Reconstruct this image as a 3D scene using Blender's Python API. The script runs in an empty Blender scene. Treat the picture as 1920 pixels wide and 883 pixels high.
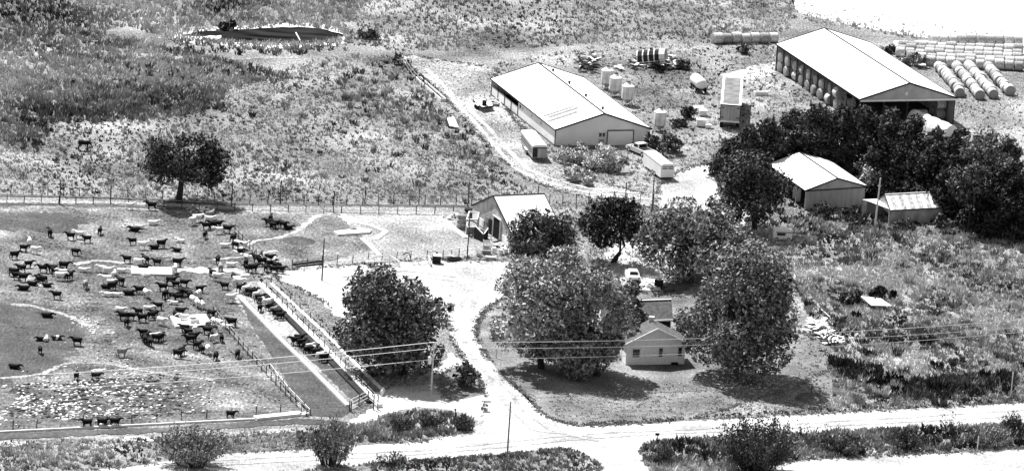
import bpy, bmesh, math, random
import numpy as np
from mathutils import Vector, Matrix
random.seed(7); RNG = np.random.default_rng(11)
R = math.radians
S = bpy.context.scene
COL = S.collection
# ------------------------------------------------------------------ camera
FPX = 11000.0; PITCH = R(15.0); ROLL = R(3.8); DIST = 11000/13.2
cam_pos = Vector((0, -DIST*math.cos(PITCH), DIST*math.sin(PITCH)))
FW = Vector((0, math.cos(PITCH), -math.sin(PITCH)))
r0 = Vector((1, 0, 0)); u0 = Vector((0, math.sin(PITCH), math.cos(PITCH)))
RT = math.cos(ROLL)*r0 + math.sin(ROLL)*u0
UP = -math.sin(ROLL)*r0 + math.cos(ROLL)*u0
cd = bpy.data.cameras.new('camera'); cam = bpy.data.objects.new('camera', cd); COL.objects.link(cam)
cd.sensor_width = 36; cd.lens = FPX/1920*36; cd.clip_start = 10; cd.clip_end = 20000
m = Matrix((RT, UP, -FW)).transposed().to_4x4(); m.translation = cam_pos
cam.matrix_world = m; S.camera = cam
# ------------------------------------------------------------------ sky, sun, exposure
SUN_EL = R(57); SUN_AZ = math.atan2(-0.60, 0.80)          # azimuth measured from +Y towards +X
W = bpy.data.worlds.new('World'); S.world = W; W.use_nodes = True
nt = W.node_tree; nt.nodes.clear()
sky = nt.nodes.new('ShaderNodeTexSky'); sky.sky_type = 'NISHITA'; sky.sun_disc = False
sky.sun_elevation = SUN_EL; sky.sun_rotation = SUN_AZ % (2*math.pi)
hs = nt.nodes.new('ShaderNodeHueSaturation'); hs.inputs['Saturation'].default_value = 0.0
bg = nt.nodes.new('ShaderNodeBackground'); bg.inputs['Strength'].default_value = 0.06
ow = nt.nodes.new('ShaderNodeOutputWorld')
nt.links.new(sky.outputs[0], hs.inputs['Color']); nt.links.new(hs.outputs[0], bg.inputs['Color'])
nt.links.new(bg.outputs[0], ow.inputs['Surface'])
sd = bpy.data.lights.new('sun', 'SUN'); sd.energy = 5.0; sd.angle = R(0.5); sd.color = (1, 1, 1)
sun = bpy.data.objects.new('sun', sd); COL.objects.link(sun)
sv = Vector((math.sin(SUN_AZ)*math.cos(SUN_EL), math.cos(SUN_AZ)*math.cos(SUN_EL), math.sin(SUN_EL)))
sun.rotation_euler = sv.to_track_quat('Z', 'Y').to_euler(); sun.location = sv*400
S.view_settings.view_transform = 'Standard'; S.view_settings.look = 'None'
S.view_settings.exposure = 1.0; S.view_settings.gamma = 1.0

# ------------------------------------------------------------------ helpers
def G(px, py, h=0.0):
    """point of the place at height h that the photo shows at pixel (px, py)"""
    d = FW*FPX + RT*(px-960) - UP*(py-441.5)
    return cam_pos + d*((h-cam_pos.z)/d.z)
def Gn(px, py, h=0.0):
    px = np.asarray(px, float); py = np.asarray(py, float)
    d = np.array(FW)*FPX + (px-960)[:, None]*np.array(RT) - (py-441.5)[:, None]*np.array(UP)
    return np.array(cam_pos) + d*((h-cam_pos.z)/d[:, 2])[:, None]
def sc(px, py): return FPX/((G(px, py)-cam_pos).dot(FW))          # pixels of the photo per metre
def tag(o, label=None, cat=None, group=None, kind=None):
    if label: o['label'] = label
    if cat: o['category'] = cat
    if group: o['group'] = group
    if kind: o['kind'] = kind
    return o
def empty(name, loc, label, cat, group=None, rz=0.0):
    o = bpy.data.objects.new(name, None); COL.objects.link(o); o.location = loc; o.rotation_euler = (0, 0, rz)
    o.empty_display_size = 0.3
    return tag(o, label, cat, group)
def link(name, me, mat=None, parent=None, loc=None):
    o = bpy.data.objects.new(name, me); COL.objects.link(o)
    if mat: me.materials.append(mat)
    if parent: o.parent = parent
    if loc is not None: o.location = loc
    return o
def copy_tree(o, loc=None, rz=None, label=None, group=None, parent=None):
    c = o.copy(); COL.objects.link(c)
    if parent: c.parent = parent
    if loc is not None: c.location = loc
    if rz is not None: c.rotation_euler = (0, 0, rz)
    if label: c['label'] = label
    if group: c['group'] = group
    for ch in list(o.children): copy_tree(ch, parent=c)
    return c
class MB:
    """collects solids in world (or local) coordinates, then links them as one mesh"""
    def __init__(s): s.v = []; s.f = []
    def add(s, vs, fs):
        n = len(s.v); s.v += [Vector(p) for p in vs]; s.f += [tuple(i+n for i in f) for f in fs]; return s
    def hexa(s, p):
        return s.add(p, [(3,2,1,0),(4,5,6,7),(0,1,5,4),(1,2,6,5),(2,3,7,6),(3,0,4,7)])
    def box(s, x0, x1, y0, y1, z0, z1):
        return s.hexa([(x0,y0,z0),(x1,y0,z0),(x1,y1,z0),(x0,y1,z0),(x0,y0,z1),(x1,y0,z1),(x1,y1,z1),(x0,y1,z1)])
    def beam(s, a, b, w, h=None, up=Vector((0,0,1))):
        a = Vector(a); b = Vector(b); h = h or w; d = (b-a).normalized()
        if abs(d.dot(up)) > .98: up = Vector((1,0,0))
        sx = d.cross(up).normalized()*w/2; sz = sx.cross(d).normalized()*h/2
        return s.hexa([a-sx-sz, a+sx-sz, b+sx-sz, b-sx-sz, a-sx+sz, a+sx+sz, b+sx+sz, b-sx+sz])
    def tube(s, pts, rad, n=8, cap=True):
        pts = [Vector(p) for p in pts]
        if not isinstance(rad, (list, tuple)): rad = [rad]*len(pts)
        rings = []; base = len(s.v)
        for i, p in enumerate(pts):
            d = (pts[min(i+1, len(pts)-1)]-pts[max(i-1, 0)]).normalized()
            up = Vector((0,0,1)) if abs(d.z) < .95 else Vector((1,0,0))
            x = d.cross(up).normalized(); y = x.cross(d).normalized()
            rings.append([p + (x*math.cos(2*math.pi*k/n)+y*math.sin(2*math.pi*k/n))*rad[i] for k in range(n)])
        for r in rings: s.v += r
        for i in range(len(pts)-1):
            for k in range(n):
                a = base+i*n+k; b = base+i*n+(k+1) % n
                s.f.append((a, b, b+n, a+n))
        if cap:
            s.f.append(tuple(base+k for k in reversed(range(n)))); s.f.append(tuple(base+(len(pts)-1)*n+k for k in range(n)))
        return s
    def lathe(s, c, prof, n=20):
        c = Vector(c); base = len(s.v)
        for r, z in prof:
            for k in range(n):
                a = 2*math.pi*k/n; s.v.append(c+Vector((r*math.cos(a), r*math.sin(a), z)))
        for i in range(len(prof)-1):
            for k in range(n):
                a = base+i*n+k; b = base+i*n+(k+1) % n; s.f.append((a, b, b+n, a+n))
        return s
    def prism(s, poly, z0, z1):
        """poly: ground outline; a solid from z0 to z1"""
        n = len(poly); bot = [Vector((p[0], p[1], z0)) for p in poly]; top = [Vector((p[0], p[1], z1)) for p in poly]
        return s.add(bot+top, [tuple(reversed(range(n))), tuple(range(n, 2*n))]+[(i, (i+1) % n, n+(i+1) % n, n+i) for i in range(n)])
    def slab(s, pts, off):
        """pts: planar outline in space, thickened by the vector off"""
        n = len(pts); a = [Vector(p) for p in pts]; b = [p+Vector(off) for p in a]
        return s.add(a+b, [tuple(reversed(range(n))), tuple(range(n, 2*n))]+[(i, (i+1) % n, n+(i+1) % n, n+i) for i in range(n)])
    def build(s, name, mat, parent=None, smooth=False, world=True, loc=None):
        """loc or the parent's location becomes the mesh's own zero"""
        off = Vector((0,0,0))
        if world and parent is not None:
            q = parent
            while q is not None: off += q.location; q = q.parent
        if parent is None and loc is not None: off = Vector(loc)
        me = bpy.data.meshes.new(name); me.from_pydata([tuple(v-off) for v in s.v], [], s.f)
        bm = bmesh.new(); bm.from_mesh(me); bmesh.ops.recalc_face_normals(bm, faces=bm.faces); bm.to_mesh(me); bm.free()
        if smooth:
            for p in me.polygons: p.use_smooth = True
        o = link(name, me, mat, parent)
        if parent is None and loc is not None: o.location = loc
        return o

# ------------------------------------------------------------------ materials (the place is seen in black and white)
def g3(v): return (v, v, v, 1)
def newmat(name):
    m = bpy.data.materials.new(name); m.use_nodes = True
    return m, m.node_tree, m.node_tree.nodes['Principled BSDF']
def flat(name, a, b=None, scale=3.0, rough=.7, metal=0.0, bump=0.0, detail=6, stretch=None):
    """colour wandering between two greys on a noise, with some relief"""
    m, t, p = newmat(name); p.inputs['Roughness'].default_value = rough; p.inputs['Metallic'].default_value = metal
    if rough > .45: p.inputs['Specular IOR Level'].default_value = .12
    tc = t.nodes.new('ShaderNodeTexCoord'); mp = t.nodes.new('ShaderNodeMapping')
    if stretch: mp.inputs['Scale'].default_value = stretch
    nz = t.nodes.new('ShaderNodeTexNoise'); nz.inputs['Scale'].default_value = scale; nz.inputs['Detail'].default_value = detail
    cr = t.nodes.new('ShaderNodeValToRGB'); b = a if b is None else b
    cr.color_ramp.elements[0].position = .35; cr.color_ramp.elements[0].color = g3(a)
    cr.color_ramp.elements[1].position = .65; cr.color_ramp.elements[1].color = g3(b)
    L = t.links.new
    L(tc.outputs['Object'], mp.inputs[0]); L(mp.outputs[0], nz.inputs['Vector']); L(nz.outputs['Fac'], cr.inputs['Fac']); L(cr.outputs[0], p.inputs['Base Color'])
    if bump:
        bp = t.nodes.new('ShaderNodeBump'); bp.inputs['Strength'].default_value = .6; bp.inputs['Distance'].default_value = bump
        L(nz.outputs['Fac'], bp.inputs['Height']); L(bp.outputs[0], p.inputs['Normal'])
    return m
def earth(name, stops, s1, s2, w=.5, rough=.95, bump=.06, stretch=(1, 1, 1), detail=7, tight=(.34, .66)):
    """ground cover: a fine noise (scale s1) mixed with a broad one (s2), spread over the grey stops"""
    m, t, p = newmat(name); p.inputs['Roughness'].default_value = rough; p.inputs['Specular IOR Level'].default_value = .1
    L = t.links.new
    tc = t.nodes.new('ShaderNodeTexCoord'); mp = t.nodes.new('ShaderNodeMapping'); mp.inputs['Scale'].default_value = stretch
    n1 = t.nodes.new('ShaderNodeTexNoise'); n1.inputs['Scale'].default_value = s1; n1.inputs['Detail'].default_value = detail; n1.inputs['Roughness'].default_value = .72
    n2 = t.nodes.new('ShaderNodeTexNoise'); n2.inputs['Scale'].default_value = s2; n2.inputs['Detail'].default_value = 4
    mx = t.nodes.new('ShaderNodeMix'); mx.data_type = 'FLOAT'; mx.inputs['Factor'].default_value = w
    mr = t.nodes.new('ShaderNodeMapRange'); mr.inputs['From Min'].default_value = tight[0]; mr.inputs['From Max'].default_value = tight[1]
    cr = t.nodes.new('ShaderNodeValToRGB')
    while len(cr.color_ramp.elements) < len(stops): cr.color_ramp.elements.new(.5)
    for i, v in enumerate(stops):
        cr.color_ramp.elements[i].position = i/(len(stops)-1)
        cr.color_ramp.elements[i].color = g3(v)
    L(tc.outputs['Object'], mp.inputs[0]); L(mp.outputs[0], n1.inputs['Vector']); L(tc.outputs['Object'], n2.inputs['Vector'])
    L(n1.outputs['Fac'], mx.inputs[2]); L(n2.outputs['Fac'], mx.inputs[3]); L(mx.outputs[0], mr.inputs[0]); L(mr.outputs[0], cr.inputs['Fac']); L(cr.outputs[0], p.inputs['Base Color'])
    if bump:
        bp = t.nodes.new('ShaderNodeBump'); bp.inputs['Strength'].default_value = .8; bp.inputs['Distance'].default_value = bump
        L(n1.outputs['Fac'], bp.inputs['Height']); L(bp.outputs[0], p.inputs['Normal'])
    return m
def leafy(name, lo, hi, rough=.55, spec=.3, power=1.0):
    """plants: random tone per plant and clump; tree ranges also paint leaf highlights against shade"""
    m, t, p = newmat(name); p.inputs['Roughness'].default_value = rough; p.inputs['Specular IOR Level'].default_value = spec
    a = t.nodes.new('ShaderNodeAttribute'); a.attribute_name = 'tone'
    pw = t.nodes.new('ShaderNodeMath'); pw.operation = 'POWER'; pw.inputs[1].default_value = power
    mr = t.nodes.new('ShaderNodeMapRange'); mr.inputs['To Min'].default_value = lo; mr.inputs['To Max'].default_value = hi
    L = t.links.new; L(a.outputs['Fac'], pw.inputs[0]); L(pw.outputs[0], mr.inputs[0]); L(mr.outputs[0], p.inputs['Base Color'])
    return m
MAT = dict(
 white_metal=flat('white painted metal', .72, .82, .6, .45, bump=.01),
 roof_white=flat('white metal roofing', .74, .84, .35, .5),
 roof_panel=flat('clouded roof sheet', .10, .26, 3, .6),
 roof_dark=flat('dark shingles', .07, .13, 2.5, .9, bump=.02),
 roof_old=flat('old galvanised sheet', .2, .6, 1.2, .5, stretch=(3, 1, 1)),
 trim=flat('dark trim', .012, .02, 2, .6),
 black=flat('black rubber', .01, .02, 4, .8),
 gloom=flat('dark boards and gloom', .02, .04, 2, .9),  # real dark parts; on shed floors it paints the interior shade
 grey_wall=flat('grey sheet siding', .3, .4, .9, .7, stretch=(2, 2, .4)),
 gable=flat('pale grey siding', .36, .46, .8, .7),
 stain_wall=flat('weathered barn wall', .24, .5, .7, .8, detail=8),
 white_wall=flat('white barn wall', .72, .82, .5, .7),
 clap=flat('light clapboard paint', .74, .84, 3, .7),
 concrete=flat('dusty concrete', .42, .62, 1.2, .9, bump=.02),
 concrete_b=flat('pale concrete', .6, .75, 1.0, .9, bump=.02),
 galv=flat('galvanised steel', .32, .5, 1.3, .45, .3),
 galv_l=flat('bright galvanised steel', .6, .75, 1.5, .45, .1),
 grey_paint2=flat('dull trailer roof', .10, .2, .8, .6),
 grey_paint=flat('grey trailer paint', .22, .32, 1.0, .5),
 wood=flat('weathered wood', .13, .24, 3, .9, bump=.01),
 wood_d=flat('dark old post wood', .03, .07, 3, .9),
 wood_l=flat('bleached pole wood', .45, .65, 3, .9),
 glass=flat('dark window glass', .01, .015, 2, .08),
 hay=flat('hay', .28, .6, 4, .95, bump=.06, detail=9),
 hay_end=flat('hay bale face', .18, .36, 7, .95, bump=.05, detail=8),
 bark=flat('bark', .02, .05, 4, .9, bump=.03),
 water=flat('pond water', .004, .03, .25, .6, stretch=(.5, 2, 1)),
 tarp=flat('white plastic wrap', .75, .85, .8, .35),
 wire=flat('bright wire', .75, .85, 1, .35),
 rust=flat('rusty tank steel', .12, .26, 2, .7, detail=8),
 stone=flat('pale rubble stone', .5, .8, 3, .9),
)
def vary(m, lo, hi):
    t = m.node_tree; p = t.nodes['Principled BSDF']; src = p.inputs['Base Color'].links[0].from_socket
    oi = t.nodes.new('ShaderNodeObjectInfo'); mr = t.nodes.new('ShaderNodeMapRange'); mr.inputs['To Min'].default_value = lo; mr.inputs['To Max'].default_value = hi
    mx = t.nodes.new('ShaderNodeVectorMath'); mx.operation = 'SCALE'; t.links.new(oi.outputs['Random'], mr.inputs[0]); t.links.new(src, mx.inputs[0]); t.links.new(mr.outputs[0], mx.inputs['Scale']); t.links.new(mx.outputs[0], p.inputs['Base Color'])
vary(MAT['hay'], .6, 1.25)
MAT['water'].node_tree.nodes['Principled BSDF'].inputs['Specular IOR Level'].default_value = .0
MAT['mud_edge'] = None
def coat(name, a, b): return flat(name, a, b, 2.2, .75)
MAT['grass_base'] = earth('pasture ground', [.015, .07, .16, .30, .52], 3.6, .07, .4, stretch=(1, .32, 1), tight=(.35, .65), bump=.02)
MAT['lawn'] = earth('mown lawn', [.05, .11, .18, .32], 4.0, .16, .42, stretch=(1, .4, 1), tight=(.36, .62), bump=.02)
MAT['pen'] = earth('trampled pen dirt', [.02, .07, .14, .24, .62], 2.8, .16, .40, tight=(.37, .66), stretch=(1, .35, 1), bump=.03)
MAT['mud'] = earth('wet pen mud', [.025, .05, .08, .13, .3], 3.0, .2, .35, stretch=(1, .35, 1), tight=(.34, .72), bump=.05)
MAT['mud_edge'] = earth('half dried pen mud', [.02, .055, .10, .18, .5], 2.8, .2, .38, tight=(.36, .68), stretch=(1, .35, 1), bump=.03)
MAT['worn'] = earth('worn grass', [.03, .12, .24, .40, .6], 3.2, .09, .38, stretch=(1, .32, 1), tight=(.36, .64), bump=.02)
MAT['rut'] = earth('packed wheel track', [.11, .22, .34, .52], 2.6, .2, .45, stretch=(1, .35, 1), tight=(.30, .6), bump=.02)
MAT['gravel'] = earth('pale gravel', [.12, .235, .35, .50], 2.6, .10, .5, stretch=(1, .35, 1), tight=(.30, .56), bump=.02)
MAT['dirt'] = earth('light dirt', [.05, .17, .32, .60], 3.2, .10, .4, stretch=(1, .35, 1), tight=(.36, .64), bump=.03)
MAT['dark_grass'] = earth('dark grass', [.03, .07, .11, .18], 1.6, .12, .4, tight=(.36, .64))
MAT['pale_and_glow'] = earth('pale ground and edge glow', [.42, .58, .7, .8], .8, .05, .4, stretch=(.4, 1, 1), tight=(.3, .6), bump=.02)  # near white; on the far field it paints the glow at the edge
MAT['leaf'] = leafy('tree leaves', .006, .40, rough=.65, spec=.12, power=1.4)  # wide range puts sunlit highlights and black shade into the leaf colour
MAT['leaf_pale'] = leafy('pale tree leaves', .012, .66, rough=.65, spec=.12, power=1.2)  # brightened so the colour carries the sunlit top of the house clump
MAT['leaf_dark'] = leafy('dark tree leaves', .005, .20, rough=.65, spec=.12, power=1.6)
MAT['cedar'] = leafy('cedar needles', .006, .14, rough=.8, spec=.1, power=1.7)
MAT['weed'] = leafy('weeds', .025, .60, rough=.8, spec=.1, power=1.15)
MAT['weed_d'] = leafy('dark weeds', .012, .22, rough=.8, spec=.1, power=1.2)
MAT['crop'] = leafy('tall weed stand', .02, .52, rough=.8, spec=.1, power=1.2)

# ------------------------------------------------------------------ ground sheets
def value_noise(x, y, cell, seed=0):
    xi = np.floor(x/cell).astype(np.int64); yi = np.floor(y/cell).astype(np.int64); fx = x/cell-xi; fy = y/cell-yi
    fx = fx*fx*(3-2*fx); fy = fy*fy*(3-2*fy)
    def h(a, b):
        n = (a*374761393 + b*668265263 + seed*1442695041) & 0xffffffff
        n = ((n ^ (n >> 13))*1274126177) & 0xffffffff
        return ((n ^ (n >> 16)) & 0xffff)/65535.0
    return (h(xi, yi)*(1-fx)+h(xi+1, yi)*fx)*(1-fy)+(h(xi, yi+1)*(1-fx)+h(xi+1, yi+1)*fx)*fy
def ragged(poly, step=.8, amp=.3):
    """subdivide a ground outline and roughen it"""
    out = []; n = len(poly); k = 0
    for i in range(n):
        a = poly[i]; b = poly[(i+1) % n]; d = b-a; L = d.length; m_ = max(1, int(L/step)); nr = Vector((-d.y, d.x, 0)).normalized() if L > 1e-6 else Vector((0,0,0))
        for j in range(m_):
            out.append(a + d*(j/m_) + nr*random.uniform(-amp, amp)*(0.4 if j == 0 else 1)); k += 1
    return out
ZLEV = [0.0]
def sheet(name, px, mat, kind='structure', label=None, cat=None, amp=.3, step=.8, world=None):
    ZLEV[0] += .0012; z = ZLEV[0]
    pts = world or [G(*p) for p in px]
    pts = ragged(pts, step, amp) if amp else pts
    bm = bmesh.new(); f = bm.faces.new([bm.verts.new((p.x, p.y, z)) for p in pts])
    if f.calc_area() and f.normal.z < 0: f.normal_flip()
    bmesh.ops.triangulate(bm, faces=bm.faces[:], ngon_method='EAR_CLIP')
    bm.normal_update()
    for f in bm.faces:
        if f.normal.z < 0: f.normal_flip()
    me = bpy.data.meshes.new(name); bm.to_mesh(me); bm.free()
    return tag(link(name, me, MAT[mat]), label, cat, kind=kind)
def strip(name, px, w, mat, amp=.3, step=.4):
    """a band about w metres wide along a pixel polyline, its edges wandering, thinning out here and there"""
    ZLEV[0] += .0012; z = ZLEV[0]; P = [G(*p) for p in px]; C = []; Wd = []
    for i in range(len(P)-1):
        d = P[i+1]-P[i]; m_ = max(1, int(d.length/step))
        for k in range(m_): C.append(P[i].lerp(P[i+1], k/m_)); Wd.append(w[i] if isinstance(w, (list, tuple)) else w)
    C.append(P[-1]); Wd.append(Wd[-1]); n = len(C)
    for _ in range(4): C = [C[0]]+[(C[k-1]+C[k]*2+C[k+1])/4 for k in range(1, n-1)]+[C[-1]]
    V = []; j1 = j2 = 0
    for k in range(n):
        d = (C[min(k+1, n-1)]-C[max(k-1, 0)]).normalized(); nn = Vector((-d.y, d.x, 0))
        j1 = .6*j1+random.uniform(-1, 1)*amp; j2 = .6*j2+random.uniform(-1, 1)*amp
        a = max(.03, Wd[k]/2*(1+j1)); b = max(.03, Wd[k]/2*(1+j2)); p = C[k]+nn*a; q = C[k]-nn*b; V += [(p.x, p.y, z), (q.x, q.y, z)]
    me = bpy.data.meshes.new(name); me.from_pydata(V, [], [(2*k, 2*k+1, 2*k+3, 2*k+2) for k in range(n-1)])
    return tag(link(name, me, MAT[mat]), kind='structure')
def ring(c, rx, ry, n=24): return [(c[0]+rx*math.cos(2*math.pi*i/n), c[1]+ry*math.sin(2*math.pi*i/n)) for i in range(n)]

me = bpy.data.meshes.new('ground')
me.from_pydata([(-3000, -1500, 0), (3000, -1500, 0), (3000, 6000, 0), (-3000, 6000, 0)], [], [(0, 1, 2, 3)])
tag(link('ground', me, MAT['grass_base']), kind='structure')

PEN = [(-60, 388), (180, 391), (330, 396), (440, 398), (600, 403), (620, 404), (700, 470), (690, 490), (520, 512), (500, 522), (450, 530), (442, 555), (572, 776), (-60, 812)]
ROAD = [(-100, 905), (240, 875), (419, 850), (570, 842), (664, 835), (789, 828), (878, 811), (903, 797), (909, 775), (910, 745), (903, 724), (896, 705), (870, 672), (850, 640), (842, 600), (846, 560), (835, 525), (820, 505),
        (845, 490), (915, 488), (960, 492), (975, 540), (930, 566), (908, 582), (892, 610), (893, 630), (899, 650), (918, 680), (956, 715), (991, 746), (1014, 773), (1045, 790), (1083, 799), (1150, 797), (1350, 785), (1551, 775), (1711, 766), (1920, 755), (2100, 745),
        (2100, 778), (1920, 792), (1751, 800), (1591, 808), (1326, 822), (1246, 825), (1212, 832), (1203, 846), (1215, 862), (1240, 900), (1130, 900), (1118, 862), (1090, 846), (1057, 840), (1000, 846), (948, 851), (831, 858), (700, 868), (500, 890), (200, 930), (-100, 960)]
LOWROAD = [(1440, 873), (1503, 862), (1700, 853), (1920, 842), (2100, 832), (2100, 930), (1440, 930)]
YARD = [(505, 510), (560, 506), (640, 500), (700, 492), (840, 486), (850, 540), (840, 600), (690, 620), (650, 610), (600, 560), (540, 530)]
YARD2 = [(1228, 392), (1236, 350), (1262, 328), (1300, 312), (1335, 306), (1340, 330), (1360, 365), (1400, 385), (1410, 410), (1395, 425), (1330, 400), (1290, 400)]
LAWN = [(908, 584), (895, 610), (897, 640), (918, 680), (956, 715), (991, 746), (1014, 773), (1045, 790), (1083, 797), (1180, 793), (1300, 785), (1350, 770), (1500, 720), (1560, 690), (1540, 650), (1480, 600), (1300, 560), (1180, 545), (1000, 560)]
BUNK = [(445, 535), (470, 528), (725, 735), (712, 765), (690, 780), (575, 782)]
ISLE = [(822, 727), (822, 712), (835, 695), (860, 685), (880, 690), (898, 710), (906, 740), (860, 750), (835, 748)]
WEDGE = [(690, 795), (720, 782), (800, 770), (868, 780), (893, 792), (880, 808), (790, 822), (664, 830), (560, 838), (560, 815), (640, 800)]
LOWBANK = [(700, 868), (948, 852), (1000, 847), (1057, 841), (1090, 848), (1118, 866), (1130, 905), (700, 905)]
RBANK = [(1203, 848), (1212, 834), (1246, 827), (1326, 824), (1591, 810), (1751, 802), (1920, 794), (1920, 838), (1700, 849), (1503, 860), (1440, 872), (1400, 910), (1220, 910)]
POND = [(345, 66), (372, 60), (440, 57), (500, 53), (560, 51), (600, 54), (645, 66), (630, 78), (560, 83), (470, 82), (425, 80), (380, 72)]
BRIGHT = [(1380, -300), (1500, 25), (1560, 40), (1660, 60), (1720, 70), (1990, 84), (2300, 100), (3200, 140), (3200, -300)]
TRACK_AREA = [(745, 103), (790, 108), (860, 118), (935, 130), (925, 150), (960, 220), (1030, 290), (1080, 330), (1200, 362), (1235, 368), (1228, 390), (1130, 378), (1040, 355), (985, 335), (935, 295), (880, 235), (820, 170), (775, 130)]

def grow0(px, kx, ky):
    cx = sum(p[0] for p in px)/len(px); cy = sum(p[1] for p in px)/len(px); return [(cx+(x-cx)*kx, cy+(y-cy)*ky) for x, y in px]
sheet('pen_ground', PEN, 'pen', amp=.5)
sheet('pen_ground', [(634, 402), (850, 403), (830, 412), (872, 444), (905, 480), (700, 492), (640, 500), (520, 512), (700, 470)], 'dirt', amp=.4)
sheet('track', TRACK_AREA, 'worn', amp=.7)
sheet('gravel_road', ROAD, 'gravel', amp=.22)
sheet('lower_road', LOWROAD, 'gravel', amp=.2)
sheet('yard', YARD, 'gravel', amp=.5)
sheet('yard', YARD2, 'gravel', amp=.5)
sheet('yard', [(1130, 480), (1160, 455), (1215, 452), (1260, 480), (1280, 520), (1250, 545), (1190, 548), (1150, 520)], 'gravel', amp=.4)
sheet('yard', [(700, 735), (760, 720), (820, 690), (845, 660), (905, 700), (912, 760), (900, 790), (860, 772), (790, 762), (725, 775), (690, 792), (640, 798), (700, 765)], 'gravel', amp=.4)
sheet('yard', [(1385, 132), (1420, 122), (1456, 117), (1456, 140), (1400, 150), (1350, 142)], 'gravel', amp=.4)
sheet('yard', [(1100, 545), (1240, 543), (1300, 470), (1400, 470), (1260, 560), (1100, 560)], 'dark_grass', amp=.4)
sheet('lawn', LAWN, 'lawn', amp=.12)
sheet('path', [(1500, 600), (1560, 640), (1590, 690), (1560, 730), (1500, 760), (1440, 700)], 'lawn', amp=.5)
sheet('grass_island', ISLE, 'lawn', amp=.1)
sheet('pen_ground', [(444, 555), (455, 552), (660, 768), (640, 782), (578, 780), (470, 606)], 'mud', amp=.15)
def grow(px, k):
    cx = sum(p[0] for p in px)/len(px); cy = sum(p[1] for p in px)/len(px); return [(cx+(x-cx)*k, cy+(y-cy)*k) for x, y in px]
for q_ in ([(-60, 575), (60, 574), (110, 588), (150, 600), (155, 630), (120, 668), (100, 698), (20, 708), (-60, 712)], [(-60, 408), (60, 400), (120, 400), (150, 415), (140, 430), (60, 428), (-60, 432)]):
    sheet('pen_ground', grow(q_, 1.13), 'mud_edge', amp=1.3, step=.6)
sheet('pen_ground', [(150, 470), (300, 480), (430, 520), (430, 600), (400, 660), (250, 660), (190, 600), (170, 540)], 'mud_edge', amp=1.6, step=.6)
sheet('pen_ground', [(20, 725), (200, 715), (330, 722), (340, 780), (20, 800)], 'mud_edge', amp=1.4, step=.6)
sheet('pen_ground', [(-60, 575), (60, 574), (110, 588), (150, 600), (155, 630), (120, 668), (100, 698), (20, 708), (-60, 712)], 'mud', amp=1.1, step=.5)
sheet('pen_ground', [(-60, 408), (60, 400), (120, 400), (150, 415), (140, 430), (60, 428), (-60, 432)], 'mud', amp=1.1, step=.5)
sheet('far_field', BRIGHT, 'pale_and_glow', amp=.8, step=4)  # whiteness of the edge glow is put into the field colour
sheet('field', [(1675, 78), (1960, 72), (1960, 125), (1740, 128), (1690, 112)], 'pale_and_glow', amp=.5)
sheet('pond_bank', [(255, 45), (330, 52), (420, 48), (640, 52), (665, 68), (650, 80), (560, 84), (400, 86), (330, 80), (280, 62)], 'dirt', amp=1.2)
sheet('pond_bank', grow0(POND, 1.07, 1.5), 'pale_and_glow', amp=.9, step=.5)
sheet('pond', POND, 'water', amp=.3, step=1.2)
sheet('pond_bank', [(318, 68), (335, 66), (360, 69), (392, 67), (425, 66), (410, 72), (395, 79), (372, 82), (340, 78)], 'pale_and_glow', amp=.7)
sheet('path', [(300, 106), (420, 108), (560, 106), (560, 110), (420, 113), (300, 110)], 'dirt', amp=.6)
strip('path', [(1690, 258), (1760, 250), (1840, 246), (1960, 226)], 1.2, 'dirt', amp=.3)
strip('path', [(837, 172), (860, 200), (895, 234), (935, 282), (965, 315), (1000, 334), (1060, 352), (1130, 366), (1240, 376)], .7, 'gravel')
strip('path', [(800, 130), (838, 168), (874, 200), (915, 240), (955, 284), (990, 318), (1040, 338), (1110, 354), (1230, 366)], .7, 'gravel')
strip('path', [(622, 400), (599, 404), (578, 416), (560, 432), (530, 445), (478, 452), (440, 470), (470, 480), (520, 470)], .9, 'rut', amp=.5, step=.35)
strip('path', [(20, 570), (60, 573), (110, 587), (150, 600), (165, 612)], .9, 'dirt', amp=.5, step=.35)
strip('path', [(-60, 712), (20, 708), (80, 702), (125, 680), (200, 682), (300, 700), (400, 712)], .8, 'dirt', amp=.5, step=.35)
strip('path', [(140, 496), (180, 488), (240, 494)], .9, 'rut', amp=.5, step=.35)
strip('path', [(320, 508), (400, 506), (470, 512)], 2.2, 'rut', amp=.6, step=.4)
for dy_ in (0, 9):
    strip('wheel_track', [(300, 868+dy_), (600, 852+dy_), (800, 843+dy_*.8), (950, 828+dy_), (1080, 814+dy_), (1250, 806+dy_*.7), (1500, 794+dy_*.8), (1920, 768+dy_*1.2)], .6, 'rut', amp=.4, step=.35)
for dx_ in (0, 22):
    strip('wheel_track', [(880+dx_, 530), (862+dx_, 580), (862+dx_, 620), (885+dx_, 668), (925+dx_, 715), (950+dx_, 760), (1000+dx_*1.5, 806), (1120, 820+dx_*.3)], .6, 'rut', amp=.4, step=.35)
for dx_ in (0, 20):
    strip('wheel_track', [(640, 520+dx_*.3), (760, 508+dx_*.4), (860, 520+dx_*.4), (885, 545+dx_)], .3, 'rut', amp=.22, step=.35)
strip('path', [(400, 488), (464, 481)], .6, 'rut', amp=.5, step=.35)
strip('path', [(-60, 377), (210, 380), (440, 391), (640, 396), (860, 402)], 1.6, 'dirt', amp=.3)
strip('path', [(-60, 366), (210, 371), (430, 381), (640, 384), (880, 388)], 1.2, 'dark_grass', amp=.4)
strip('path', [(-60, 383), (210, 386), (440, 396)], 1.0, 'dark_grass', amp=.4)
strip('path', [(-60, 820), (300, 806), (560, 790), (650, 795)], 2.2, 'dark_grass', amp=.3)
strip('path', [(-60, 834), (300, 822), (560, 806), (640, 802)], 2.0, 'dirt', amp=.3)
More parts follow.
